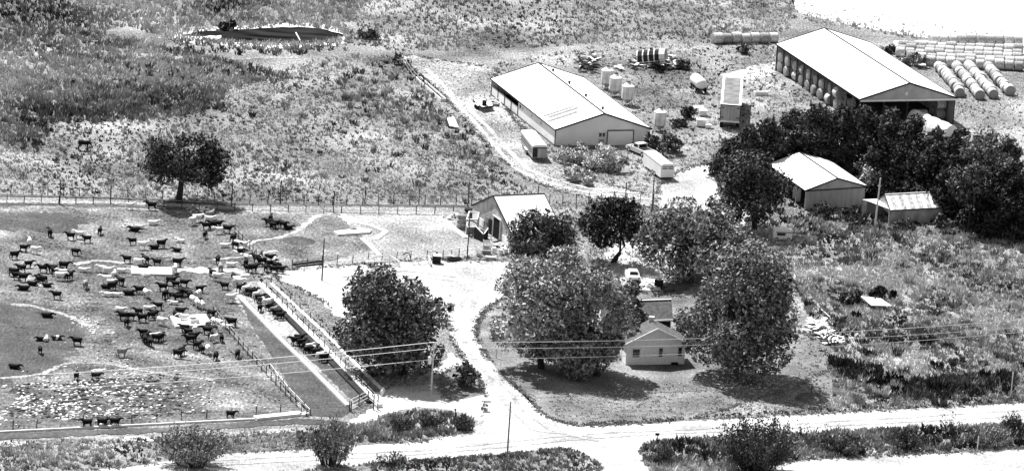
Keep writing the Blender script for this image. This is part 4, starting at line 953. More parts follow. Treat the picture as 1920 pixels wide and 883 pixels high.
# ------------------------------------------------------------------ scrap, debris
p = G(1222, 108); sl_ = empty('collapsed_silo', p, 'collapsed striped silo lying tilted behind the feed bins', 'silo')
a = G(1196, 110, 1.0); b = G(1249, 106, 1.9); d = b-a; Ls = d.length; x = d.normalized(); y = Vector((-x.y, x.x, 0)); z = x.cross(y).normalized(); z = z if z.z > 0 else -z; rr = 1.25
def arc_piece(s0, s1, a0, a1, rad, th=.05, n=8):
    mb = MB()
    for s_ in (s0, s1):
        for q_ in (rad, rad-th):
            for k in range(n+1):
                t_ = a0+(a1-a0)*k/n; mb.v.append(a+x*(Ls*s_)+y*(q_*math.cos(t_))+z*(q_*math.sin(t_)))
    m_ = n+1
    for k in range(n): mb.f += [(k, k+1, 2*m_+k+1, 2*m_+k), (m_+k, m_+k+1, 3*m_+k+1, 3*m_+k), (k, k+1, m_+k+1, m_+k), (2*m_+k, 2*m_+k+1, 3*m_+k+1, 3*m_+k)]
    mb.f += [(0, m_, 3*m_, 2*m_), (n, m_+n, 3*m_+n, 2*m_+n)]; return mb
for i in range(4):
    s0 = .02+i*.2; arc_piece(s0+.03, s0+.19, -.6, 3.7, rr).build('silo_sheet', MAT['gloom'], sl_)
    arc_piece(s0-.01, s0+.03, -.6, 3.7, rr+.05).build('hoop', MAT['white_metal'], sl_)
arc_piece(.80, 1.0, -.6, 3.7, rr+.02).build('silo_sheet', MAT['white_metal'], sl_)
for t_ in (-.4, 3.5): MB().beam(a+y*(rr*1.05*math.cos(t_))+z*(rr*math.sin(t_)), a+x*Ls+y*(rr*1.05*math.cos(t_))+z*(rr*math.sin(t_)), .09).build('rail', MAT['white_metal'], sl_)
for i in range(5): q = a-x*random.uniform(.0, .8)+y*random.uniform(-1, 1)+Vector((0, 0, random.uniform(-.8, .6))); MB().beam(q, q+Vector((random.uniform(-.8, .8), .3, random.uniform(-.4, .7))), .09).build('broken_rib', MAT['galv_l'], sl_)
def plank_pile(name, label, cat, cx, cy, rx, ry, n, mats, lmin=.8, lmax=2.4, w=.3, zmax=.5, part='plank'):
    p = G(cx, cy); root = empty(name, p, label, cat)
    for i in range(n):
        q = G(cx+random.uniform(-rx, rx), cy+random.uniform(-ry, ry)); z0 = random.uniform(.05, zmax); a_ = random.uniform(0, 3.14); l_ = random.uniform(lmin, lmax)/2
        dd_ = Vector((math.cos(a_)*l_, math.sin(a_)*l_, random.uniform(-.15, .3)*l_)); q.z = z0
        MB().beam(q-dd_, q+dd_, w*random.uniform(.5, 1.3), .05).build(part, MAT[random.choice(mats)], root)
    return root
plank_pile('scrap_heap', 'heap of bleached planks tumbled below the collapsed silo', 'scrap heap', 1256, 122, 16, 10, 30, ['white_metal', 'white_metal', 'wood_l', 'wood', 'black'], w=.6, zmax=1.0)
plank_pile('scrap_heap', 'jumble of dark and white scrap behind the roof of the white shed', 'scrap heap', 1102, 127, 16, 9, 50, ['white_metal', 'black', 'black', 'gloom'], lmax=2.0, w=.5, zmax=1.6)
plank_pile('scrap_heap', 'pale scrap sheets beside the farthest feed bin', 'scrap heap', 1158, 128, 8, 5, 8, ['white_metal', 'galv_l'], lmax=1.5, w=.7)
plank_pile('scrap_heap', 'scattered pale scrap left of the collapsed silo', 'scrap heap', 1198, 122, 18, 8, 34, ['stone', 'rust', 'black', 'gloom'], lmax=1.8, w=.5, zmax=.9)
plank_pile('rubble_pile', 'bright pile of broken white boards on the slope right of the lawn', 'rubble pile', 1536, 618, 15, 14, 60, ['white_metal', 'tarp', 'tarp', 'stone', 'black'], lmax=2.6, w=.6, zmax=.5, part='board')
plank_pile('rubble_pile', 'lower tail of the bright board pile, nearest the lawn', 'rubble pile', 1558, 638, 16, 9, 34, ['white_metal', 'tarp', 'stone', 'black'], lmax=2.0, w=.5, zmax=.4, part='board')
plank_pile('wood_scrap', 'few bleached sticks by the tank stand left of the working barn', 'scrap heap', 843, 408, 12, 5, 9, ['wood_l', 'black'], lmax=1.4, w=.2)
plank_pile('scrap_heap', 'litter of pale rocks and scrap at the foot of the black doorway', 'scrap heap', 935, 462, 13, 7, 22, ['stone', 'white_metal', 'rust', 'black'], lmax=.9, w=.4, zmax=.35)
plank_pile('scrap_heap', 'pale junk lying against the pen fence behind the round tree', 'scrap heap', 700, 492, 12, 3, 10, ['white_metal', 'stone'], lmax=1.2, w=.4, zmax=.3)
def log(name, label, cat, pts, r, mat): p = G(*pts[0]); return tag(MB().tube([G(q[0], q[1], .15+.25*(i % 2)) for i, q in enumerate(pts)], [r*(1-.5*i/len(pts)) for i in range(len(pts))], 6).build(name, MAT[mat], loc=p), label, cat)
log('fallen_branch', 'bleached fallen branch curving through the dark weeds at right', 'branch', [(1608, 701), (1616, 713), (1630, 721), (1655, 725)], .11, 'wood_l')
log('fallen_pole', 'thin white pole lying above the board pile', 'pole', [(1537, 577), (1556, 594)], .09, 'wood_l')
log('bent_pipe', 'short dark bent pipe sticking up from the pen fence', 'pipe', [(755, 478), (760, 475), (767, 474), (769, 482)], .1, 'black')
# sunken roof in the hollow
q = [G(1613, 556, .7), G(1651, 560, .7), G(1672, 574, .5), G(1634, 573, .5)]; p = G(1640, 575)
t = empty('sunken_roof', p, 'bright flat metal roof sunk in a dark weedy hollow', 'roof')
MB().slab(q, (0, 0, .08)).build('roof_sheet', MAT['roof_white'], t); MB().slab([q[0]*.9+q[1]*.1+Vector((0, 0, .1)), q[1]*.8+q[0]*.2+Vector((0, 0, .1)), q[1]*.75+q[2]*.1+q[0]*.15+Vector((0, 0, .1)), q[0]*.85+q[3]*.1+q[1]*.05+Vector((0, 0, .1))], (0, 0, .02)).build('patch', MAT['galv'], t)
for a_ in q: MB().beam(Vector((a_.x, a_.y, -.1)), Vector((a_.x, a_.y, a_.z)), .15).build('post', MAT['wood_d'], t)
# white sheeted wagon near track
q = [G(838, 222, .9), G(851, 220, .9), G(860, 240, .35), G(843, 237, .35)]; p = G(848, 240)
t = empty('hay_wagon', p, 'small wagon with tilted white deck and dark end rack by the track', 'wagon')
MB().slab(q, (0, 0, .1)).build('deck', MAT['white_metal'], t)
for a_ in (q[0], q[0]*.5+q[1]*.5, q[1]): MB().beam(a_, a_+Vector((0, .1, .7)), .09).build('stake', MAT['trim'], t)
MB().beam(q[0]+Vector((0, .05, .6)), q[1]+Vector((0, .05, .6)), .1).build('rack_rail', MAT['trim'], t); MB().beam(q[0]+Vector((-.1, 0, -.2)), q[3]+Vector((-.1, 0, -.1)), .12, .3).build('side_rail', MAT['trim'], t)
for a_ in (q[0]*.6+q[3]*.4, q[1]*.6+q[2]*.4): c = Vector((a_.x, a_.y, .3)); MB().tube([c-Vector((.1, 0, 0)), c+Vector((.1, 0, 0))], .3, 12).build('wheel', MAT['black'], t)
# equipment round the working barn
def cyl(name, label, cat, px, py, r, h, mat, lid=None, bands=2, mbands='galv_l'):
    p = G(px, py); t = empty(name, p, label, cat); MB().lathe((0, 0, 0), [(0, 0), (r, 0), (r*1.02, h/2), (r, h), (r*.5, h+.12), (0, h+.15)], 18).build('tank', MAT[mat], t, world=False, smooth=False)
    for i in range(bands): MB().lathe((0, 0, 0), [(r*1.02, h*(i+1)/(bands+1)-.03), (r*1.06, h*(i+1)/(bands+1)), (r*1.02, h*(i+1)/(bands+1)+.03)], 18).build('band', MAT[mbands], t, world=False)
    return t
cyl('water_tank', 'tall rusty water tank at the corner of the pens, left of the working barn', 'tank', 866, 428, .75, 2.0, 'rust')
cyl('round_tank', 'dark round tank tucked behind the chute against the working barn', 'tank', 879, 410, .7, 1.5, 'gloom')
p = G(880, 446); t = empty('squeeze_chute', p, 'white framed squeeze chute in front of the working barn', 'chute')
P4 = [G(873, 441), G(893, 441), G(896, 428), G(878, 426)]
for a_ in P4: MB().beam(a_, a_+Vector((0, 0, 2.3)), .13).build('post', MAT['white_metal'], t)
for i in range(4):
    a_, b_ = P4[i], P4[(i+1) % 4]
    for zz in (2.3, 1.2): MB().beam(a_+Vector((0, 0, zz)), b_+Vector((0, 0, zz)), .14).build('rail', MAT['white_metal'], t)
MB().slab([P4[0]+Vector((0, 0, .1)), P4[1]+Vector((0, 0, .1)), P4[1]+Vector((0, 0, 1.2)), P4[0]+Vector((0, 0, 1.2))], (0, .05, 0)).build('panel', MAT['rust'], t)
MB().slab([P4[1]+Vector((0, 0, .1)), P4[2]+Vector((0, 0, .1)), P4[2]+Vector((0, 0, 1.8)), P4[1]+Vector((0, 0, 1.8))], (.05, 0, 0)).build('panel', MAT['gloom'], t)
p = G(906, 450); t = empty('loading_ramp', p, 'sloping loading ramp with white rail beside the black doorway', 'ramp')
a_ = G(889, 447); b_ = G(906, 455); MB().beam(a_+Vector((0, 0, 1.9)), b_+Vector((0, 0, 1.2)), .12).build('rail', MAT['white_metal'], t)
c_ = G(914, 447); MB().beam(b_+Vector((0, 0, 1.2)), c_+Vector((0, 0, 1.5)), .12).build('rail', MAT['white_metal'], t)
MB().slab([a_+Vector((0, 0, 0)), b_+Vector((0, 0, 0)), b_+Vector((0, 0, 1.1)), a_+Vector((0, 0, 1.7))], (.05, .08, 0)).build('side_panel', MAT['gloom'], t)
MB().slab([b_, c_, c_+Vector((0, 0, 1.4)), b_+Vector((0, 0, 1.1))], (.05, .08, 0)).build('side_panel', MAT['black'], t)
for a_ in (a_, b_, c_): MB().beam(a_, a_+Vector((0, 0, 1.6)), .12).build('post', MAT['wood_d'], t)
def slat_crate(px, py, w, d, h, label, mat='white_metal'):
    p = G(px, py); t = empty('slatted_crate', p, label, 'crate')
    for x_ in (-w/2, w/2):
        for y_ in (0, d): MB().beam((x_, y_, 0), (x_, y_, h), .1).build('post', MAT[mat], t, world=False)
    for i in range(3):
        z_ = h*(i+.6)/3
        MB().beam((-w/2, 0, z_), (w/2, 0, z_), .05, .12).build('slat', MAT[mat], t, world=False); MB().beam((-w/2, d, z_), (w/2, d, z_), .05, .12).build('slat', MAT[mat], t, world=False)
    MB().box(-w/2+.06, w/2-.06, .06, d-.06, 0, h*.4).build('load', MAT['rust'], t, world=False)
slat_crate(912, 468, .95, .9, 1.2, 'white slatted crate standing before the loading ramp')
slat_crate(898, 481, .6, .6, .95, 'narrow pale slatted crate beside the tall pole by the barn')
p = G(912, 478); tag(MB().box(p.x-.6, p.x+.6, p.y, p.y+.7, 0, .6).build('rusty_box', MAT['rust'], loc=p), 'low rusty box under the white slatted crate', 'box')
p = G(920, 487); t = empty('white_tote', p, 'low white box lying on the gravel before the working barn', 'box'); MB().box(-.75, .75, 0, .6, .05, .42).build('tote_body', MAT['tarp'], t, world=False); MB().box(-.2, .8, -.05, .1, 0, .12).build('tote_base', MAT['black'], t, world=False)
for px, py, lb in ((939, 478, 'white drum at the edge of the dark tree by the barn'), (948, 476, 'second white drum half under the dark tree by the barn'), (926, 474, 'pale drum just left of the two white drums')):
    p = G(px, py); t = empty('drum', p, lb, 'drum', 'drums before the working barn'); MB().lathe((0, 0, 0), [(0, 0), (.29, 0), (.3, .4), (.29, .8), (0, .8)], 14).build('drum_body', MAT['white_metal'], t, world=False); MB().lathe((0, 0, 0), [(.3, .25), (.33, .28), (.3, .31)], 14).build('hoop', MAT['galv'], t, world=False)
p = G(818, 495); t = empty('tool_cart', p, 'black cart with a white lid standing at the pen fence', 'cart')
MB().box(-.6, .6, 0, .9, .1, 1.05).build('cart_body', MAT['black'], t, world=False); MB().slab([(-.45, -.05, 1.1), (.65, -.05, 1.1), (.55, .95, 1.2), (-.5, .95, 1.2)], (0, 0, .07)).build('lid', MAT['white_metal'], t, world=False)
MB().box(-.2, .1, .95, 1.1, 1.1, 1.45).build('handle', MAT['trim'], t, world=False)
p = G(843, 487); tag(MB().box(p.x-.4, p.x+.4, p.y, p.y+.5, .0, .6).build('white_box', MAT['tarp'], loc=p), 'small white box between the black cart and the dark trough', 'box')
trough('feed_trough', 'dark trough on the ground right of the black cart', 'trough', G(842, 490), G(862, 487), .9, .4, 'gloom', 'black')
trough('feed_trough', 'long low dark bunk at the pen edge left of the leaning post', 'trough', G(552, 499), G(603, 494), .9, .45, 'gloom', 'black')
def pipe_frame(name, label, cat, pts, r=.07, mat='white_metal', extra=()):
    p = G(*pts[0][:2]); t = empty(name, p, label, cat); P_ = [G(a_, b_, h_) for a_, b_, h_ in pts]; MB().tube(P_, r, 6).build('rail', MAT[mat], t)
    for a_, b_, h_ in pts: q_ = G(a_, b_, h_); MB().beam(Vector((q_.x, q_.y, 0)), q_, r*1.6).build('post', MAT[mat], t)
    for hh in extra: MB().tube([Vector((q_.x, q_.y, q_.z*hh)) for q_ in P_], r*.8, 6).build('rail', MAT[mat], t)
pipe_frame('corral_panel', 'white pipe panel curving behind the round tree at the pen corner', 'corral panel', [(692, 485, 1.2), (702, 481, 1.3), (716, 479, 1.3), (731, 478, 1.3), (749, 491, .7)], .1, extra=(.6, .3))
pipe_frame('corral_panel', 'arched white pipe panel between the round tree and the black cart', 'corral panel', [(775, 483, 1.0), (785, 480, 1.1), (804, 479, 1.1), (807, 489, .8)], .09, extra=(.5,))
p = G(695, 500); tag(MB().box(p.x-.6, p.x+.4, p.y, p.y+.6, 0, .75).build('white_box', MAT['tarp'], loc=p), 'white box in the weeds at the left edge of the round tree', 'box')

# ------------------------------------------------------------------ concrete pads, curbs, feed bunk
def padobj(name, label, cat, px, h, mat, edge=None, off=.0):
    P_ = [G(a_, b_, h) for a_, b_ in px]; c_ = P_[0].copy(); c_.z = 0; t = empty(name, c_, label, cat)
    MB().prism(P_, 0, h).build('slab', MAT[mat], t); return t
padobj('water_pad', 'upper concrete water pad with cattle around it, behind the crowd', 'pad', [(246, 499), (321, 500.5), (323, 514), (246, 512)], .3, 'concrete_b')
padobj('water_pad', 'lower concrete water pad with a tank, in the thick of the cattle', 'pad', [(319, 592), (386, 588), (397, 608), (329, 611)], .35, 'concrete_b')
padobj('water_pad', 'bright concrete pad in the pen beside the working barn', 'pad', [(626, 433), (676, 427), (697, 431), (693, 435), (634, 439)], .3, 'concrete_b')
trough('water_tank', 'square water tank on the lower concrete pad among the cattle', 'trough', G(354, 604, .36), G(371, 603, .36), 1.3, .5, 'concrete_b', 'black', .16)
trough('water_tank', 'small white trough at the front edge of the upper pad', 'trough', G(267, 519), G(279, 518), .7, .4, 'white_metal', 'black', .12)
p = G(660, 432); t = empty('water_tank', p, 'small pale drinker on the bright pad near the working barn', 'trough'); MB().lathe((0, 0, .3), [(0, 0), (.5, 0), (.55, .6), (.45, .6), (.42, .4), (0, .4)], 14).build('tank', MAT['galv_l'], t, world=False)
def wallstrip(name, label, cat, px, w, h, mat, group=None):
    P_ = [G(a_, b_) for a_, b_ in px]; t = empty(name, P_[0], label, cat, group)
    for a_, b_ in zip(P_, P_[1:]):
        L_ = (b_-a_).length; n_ = max(1, int(L_/3)); d_ = (b_-a_).normalized()
        for i in range(n_):
            MB().beam(a_+d_*(L_*i/n_+.02)+Vector((0, 0, h/2)), a_+d_*(L_*(i+1)/n_-.02)+Vector((0, 0, h/2)), w, h).build('slab', MAT[mat], t)
    return t
wallstrip('concrete_curb', 'long concrete step dividing the muddy lane from the feeding apron', 'curb', [(447, 556), (524, 636), (580, 690), (652, 762)], .5, .3, 'concrete_b')
sheet('feed_apron', [(449, 553), (470, 534), (560, 625), (606, 672), (692, 752), (660, 768)], 'dirt', amp=.05)
sheet('pen_ground', [(560, 632), (600, 668), (688, 748), (672, 762), (650, 742), (560, 655)], 'mud', amp=.2)
fb = wallstrip('fence_line_bunk', 'long white concrete feed bunk wall running beside the feeding cattle', 'feed bunk', [(487, 536), (545, 594), (616, 664), (712, 764)], .75, .5, 'concrete_b')
MB().beam(G(500, 556)+Vector((0, 0, .22)), G(694, 756)+Vector((0, 0, .22)), .9, .3).build('trough_floor', MAT['gloom'], fb)
wallstrip('concrete_curb', 'outer pale curb of the feed alley beside the round tree', 'curb', [(508, 532), (560, 580), (610, 626), (664, 680), (720, 734)], .45, .15, 'concrete_b')
wallstrip('concrete_curb', 'pale low curb running from the bright pad toward the barn', 'curb', [(640, 402), (664, 417), (697, 424), (724, 435), (703, 450)], .8, .12, 'concrete_b')
wallstrip('concrete_curb', 'short pale curb between the bright pad and the round tree', 'curb', [(678, 447), (706, 473), (712, 480)], .6, .12, 'concrete_b')
wallstrip('concrete_curb', 'pale slab edge at the foot of the rusty water tank', 'curb', [(858, 402), (832, 412), (850, 428), (874, 446)], .8, .12, 'concrete_b')
wallstrip('concrete_curb', 'white concrete bunk closing the bottom corner of the pen', 'curb', [(478, 786), (565, 777), (574, 780)], 1.2, .35, 'concrete_b')
wallstrip('concrete_curb', 'thin pale curb along the bottom edge of the pen', 'curb', [(-20, 812), (200, 801), (478, 787)], .25, .25, 'concrete_b')

# ------------------------------------------------------------------ fences and poles
def fence(name, label, pts, step, h=1.35, rails=3, pm='wood_d', tall=(), rm='galv', pw=.12, rr_=.022):
    P_ = [G(a_, b_) for a_, b_ in pts]; root = empty(name, P_[0], label, 'fence')
    for a_, b_ in zip(P_, P_[1:]):
        L_ = (b_-a_).length; n_ = max(1, round(L_/step)); d_ = (b_-a_)
        for i in range(n_+1 if (b_ is P_[-1]) else n_):
            q_ = a_+d_*(i/n_); hh = h*random.uniform(.88, 1.12); lean = Vector((random.uniform(-.06, .06), random.uniform(-.06, .06), hh))
            MB().beam(q_, q_+lean, pw*random.uniform(.8, 1.2)).build('post', MAT[pm], root)
        for r_ in range(rails):
            z_ = h*(r_+1)/(rails+.15); MB().beam(a_+Vector((0, 0, z_)), b_+Vector((0, 0, z_)), rr_*2).build('wire', MAT[rm], root)
    for (tx, ty, th) in tall: q_ = G(tx, ty); MB().beam(q_, q_+Vector((0, 0, th)), .15).build('tall_post', MAT[pm], root)
    return root
fence('pen_fence', 'upper of the two long fences along the top of the pens', [(-20, 363), (60, 367), (207, 371), (434, 382), (570, 385), (650, 385), (884, 384)], 2.45, 1.5, 3, tall=((207, 381, 2.6), (434, 388, 3.2), (525, 384, 3.6), (625, 398, 3.1), (684, 383, 2.6), (785, 383, 2.4), (877, 388, 3.8), (112, 384, 3.5)))
fence('pen_fence', 'lower of the two long fences, edging the cattle pen', [(-20, 380), (207, 384), (440, 396), (640, 401), (850, 402)], 2.6, 1.2, 2)
fence('pen_fence', 'fence crossing behind the working barn toward the yard', [(1030, 384), (1080, 384), (1150, 381), (1225, 386)], 1.9, 1.7, 2, tall=((1172, 382, 3.2), (1222, 398, 5.2), (1009, 364, 1.2)))
fence('pen_fence', 'fence between the cattle pen and the muddy lane', [(400, 590), (430, 626), (473, 675), (535, 741), (575, 780)], 2.4, 1.2, 2)
fence('pen_fence', 'light fence on top of the feed bunk wall', [(490, 537), (548, 596), (618, 667), (708, 760)], 2.6, 1.3, 2, rr_=.02)
fence('pen_fence', 'short fence closing the bottom end of the feed bunk lane', [(655, 770), (690, 752), (708, 768)], 3, 1.5, 3, rm='white_metal', tall=((700, 768, 2.0), (658, 772, 1.4)))
fence('pen_fence', 'low fence along the bottom edge of the pen', [(-20, 806), (200, 796), (480, 778), (570, 772)], 3.1, 1.2, 2)
fence('pen_fence', 'fence between the pens and the gravel area', [(455, 480), (520, 508), (603, 498), (690, 492), (770, 488), (860, 487)], 2.5, 1.3, 3)
fence('pen_fence', 'fence stub rising from the crowd at the feeding corner', [(440, 440), (462, 462), (492, 500)], 2.2, 1.3, 2)
fence('pen_fence', 'wire fence crossing the muddy lane at its lower left', [(505, 690), (540, 735), (582, 778)], 3, .8, 1, rm='white_metal', rr_=.03)
fence('old_fence', 'few leaning posts of an old fence at the head of the track', [(741, 112), (755, 118), (768, 140), (790, 165)], 5, 1.3, 2)
fence('pen_fence', 'posts running along the outer curb of the feed alley', [(508, 530), (600, 615), (690, 700)], 4.5, .9, 1)
fence('gate_fence', 'fence by the barn between the chute and the tall pole', [(846, 485), (860, 484), (876, 480)], 1.4, 1.4, 3)
def pole(px, py, h, label, r=.12, mat='wood', top=None, name='utility_pole', arms=0, cat='pole', lean=0):
    p = G(px, py); t = empty(name, p, label, cat); e_ = Vector((lean*h, 0, h)); MB().tube([p, p+e_], [r, r*.7], 8).build('shaft', MAT[mat], t)
    if arms: MB().beam(p+e_*.985+Vector((-.6, .12, 0)), p+e_*.985+Vector((.6, .12, 0)), .1).build('cross_arm', MAT['wood_l'], t)
    return t, p+e_
def hpx(px, py, ty): return (py-ty)/(sc(px, py)*math.cos(PITCH))
pole(603.5, 526, hpx(603, 526, 447), 'dark pole standing alone at the corner of the pale gravel', .11, 'wood_d')
pole(876, 483, hpx(876, 483, 404), 'dark pole in front of the squeeze chute', .09, 'wood_d')
pole(950, 868, hpx(950, 868, 751), 'bare dark pole standing in the road junction at the bottom', .12, 'wood', lean=-.0)
pole(1640, 430, hpx(1640, 430, 334), 'bleached pole standing before the low shed', .15, 'wood_l', lean=.03)
pt, PT = pole(808, 738, hpx(808, 738, 641), 'power pole with a white transformer can beside the driveway', .13, 'wood_l', arms=1)
c_ = G(808, 738)+Vector((-.42, 0, 4.0)); MB().lathe(c_, [(0, 0), (.24, 0), (.24, .9), (.16, 1.0), (0, 1.02)], 14).build('transformer', MAT['white_metal'], pt)
MB().tube([c_+Vector((0, 0, 1.0)), c_+Vector((.1, 0, 1.7)), PT+Vector((-.1, 0, -.3))], .03, 5).build('lead', MAT['white_metal'], pt)
for i, zo in enumerate((-.0, -.8, -2.3)):
    hz = PT.z+zo
    mid_ = Vector((PT.x, PT.y+.15, hz))
    Lp = G(80, (702, 712, 730)[i], hz*.72); Rp = G(1930, (598, 612, 621)[i], hz)
    for e_, sd_, nm in ((Lp, 'left', 0), (Rp, 'right', 1)):
        pts_ = []
        for k in range(25):
            s_ = k/24; q_ = mid_.lerp(e_, s_); q_.z -= 4*(.35 if nm == 0 else .9)*s_*(1-s_); pts_.append(q_)
        o = MB().tube(pts_, .042 if i == 0 else .032, 5).build('power_line', MAT['wire'], loc=mid_)
        tag(o, f"{('topmost', 'middle', 'lowest')[i]} overhead wire running {sd_} from the power pole", 'overhead wire', 'overhead wires from the power pole')
# small roadside things
t = empty('mailbox', G(1232, 832), 'dark mailbox on a post at the edge of the lower bank', 'mailbox')
MB().beam((0, 0, 0), (0, 0, 1.15), .1).build('post', MAT['wood_d'], t, world=False); MB().box(-.32, .2, -.12, .12, 1.15, 1.42).build('box', MAT['trim'], t, world=False)
for px, py, h_, lb, mm in ((852, 795, 1.9, 'dark post with a knob in the weedy wedge, right of its neighbour', 'wood_d'), (826, 782, 1.0, 'short dark post in the weedy wedge, left of its neighbour', 'wood_d'), (1521, 738, 1.2, 'thin dark post on the mound at the right end of the lawn', 'wood_d'),
                       (1832, 846, 2.0, 'pale post in the weeds between the two roads', 'wood_l'), (930, 671, 1.4, 'pale post on the lawn beside the driveway bend', 'wood_l'), (1895, 745, 3.4, 'pale post at the right edge above the road', 'wood_l'), (1895, 590, 1.8, 'short pale post in the weeds at the right edge', 'wood_l')):
    p = G(px, py); t = empty('post', p, lb, 'post'); MB().beam(p, p+Vector((.03, 0, h_)), .13).build('shaft', MAT[mm], t)
    if 'knob' in lb: MB().lathe(p+Vector((0, 0, h_)), [(0, -.1), (.14, 0), (.1, .15), (0, .2)], 8).build('knob', MAT['trim'], t); MB().lathe(p+Vector((.15, -.2, 0)), [(0, 0), (.28, .1), (.22, .8), (0, .9)], 8).build('stump', MAT['black'], t)
p = G(1521, 748); mb = MB(); mb.lathe(p, [(2.3, -.05), (1.8, .35), (1.0, .6), (0, .7)], 18)
tag(mb.build('mound', MAT['dark_grass'], loc=p), kind='structure')
for (px, py, rx, h_) in ((95, 424, 4.0, .8), (560, 452, 2.5, .35)):
    p = G(px, py); tag(MB().lathe(p, [(rx, -.05), (rx*.7, h_*.6), (rx*.35, h_*.95), (0, h_)], 22).build('mound', MAT['mud'], loc=p, smooth=True), kind='structure')
for px, py, lb in ((716, 742, 'white valve cluster at the end of the outer curb'), (718, 738, 'second pale bollard by the outer curb end')):
    p = G(px, py); t = empty('hydrant', p, lb, 'hydrant'); MB().lathe((0, 0, 0), [(0, 0), (.12, 0), (.12, .6), (.2, .65), (.1, .85), (0, .9)], 10).build('barrel', MAT['white_metal'], t, world=False); MB().beam((-.25, 0, .45), (.25, 0, .45), .12).build('outlet', MAT['white_metal'], t, world=False)
log('standing_snag', 'thin pale snag leaning out of the pond', 'snag', [(555, 62), (563, 77)], .12, 'wood_l')

# ------------------------------------------------------------------ trees and shrubs
def crown_mesh(root, C, rx, ry, rz, mat, n, size, lobes, seed, squash=.0, cone=False, fill=.25, tmean=.5, name='crown', lobe_r=.42, tvar=.8):
    rg = np.random.default_rng(seed); C = np.array(C); LC = []; LR = []; LT = []
    for i in range(lobes):
        if cone:
            t = rg.random()**.85; rad = (1-t**1.8*.9)*.80; a = rg.uniform(0, 6.283)
            p = np.array([math.cos(a)*rx*rad, math.sin(a)*ry*rad, rz*(2*t-1)]); r = lobe_r*(1.08-t*.55)*rx*rg.uniform(.75, 1.2)
        else:
            v = rg.normal(size=3); v /= np.linalg.norm(v); k = rg.uniform(.35, .80)
            k = rg.uniform(.50, .86); wd = 1+.28*max(0, -v[2]); p = v*np.array([rx*wd, ry*wd, rz])*k; p[2] = max(p[2], -rz*.78); r = lobe_r*min(rx, rz*1.2)*rg.uniform(.5, 1.3)
        LC.append(p); LR.append(r); LT.append(tmean+rg.uniform(-.5, .5)*tvar)
    LC = np.array(LC); LR = np.array(LR); LT = np.array(LT)
    w = LR**2; w /= w.sum(); idx = rg.choice(lobes, n, p=w)
    v = rg.normal(size=(n, 3)); v /= np.linalg.norm(v, axis=1)[:, None]
    inner = rg.random(n) < fill; rr = np.where(inner, rg.uniform(.2, .85, n), rg.uniform(.86, 1.08, n))
    P = LC[idx]+v*(LR[idx]*rr)[:, None]*np.array([1, 1, .82])
    if not cone:
        e = np.sqrt((P[:, 0]/rx)**2+(P[:, 1]/ry)**2+(P[:, 2]/rz)**2); k = np.where(e > 1.12, 1.12/e, 1); P *= k[:, None]
    # sprigs: leaves gathered in small groups
    g = rg.integers(0, max(8, n//5), n); same = np.array([0]); cen = P[g % n]; v = np.where((rg.random(n) < 2)[:, None], v, v); near = np.linalg.norm(cen-P, axis=1) < 1e9
    P = np.where((rg.random(n) < .6)[:, None], cen+rg.normal(size=(n, 3))*size*.8, P); v = np.where((np.arange(n) % 1 == 0)[:, None], v, v)
    gt = np.random.default_rng(seed+1).uniform(-.28, .28, n)[g % n]
    nrm = v*1.1+rg.normal(size=(n, 3))*.5+np.array([0, 0, .15]); nrm /= np.linalg.norm(nrm, axis=1)[:, None]
    u = np.cross(nrm, rg.normal(size=(n, 3))); u /= np.linalg.norm(u, axis=1)[:, None]; w_ = np.cross(nrm, u)
    s = size*rg.uniform(.55, 1.35, n)*np.where(inner, 1.5, 1.0); a = u*s[:, None]; b = w_*(s*.55)[:, None]; P = P+C
    V = np.stack([P-a, P+b, P+a, P-b], 1).reshape(-1, 3); F = np.arange(n*4).reshape(-1, 4)
    T = np.repeat(LT[idx]+gt+rg.uniform(-.15, .15, n), 4)
    zmin = .05; V[:, 2] = np.maximum(V[:, 2], zmin)
    return numpy_mesh(name, V, F, T, MAT[mat], root, np.array(root.location))
TSEED = [100]
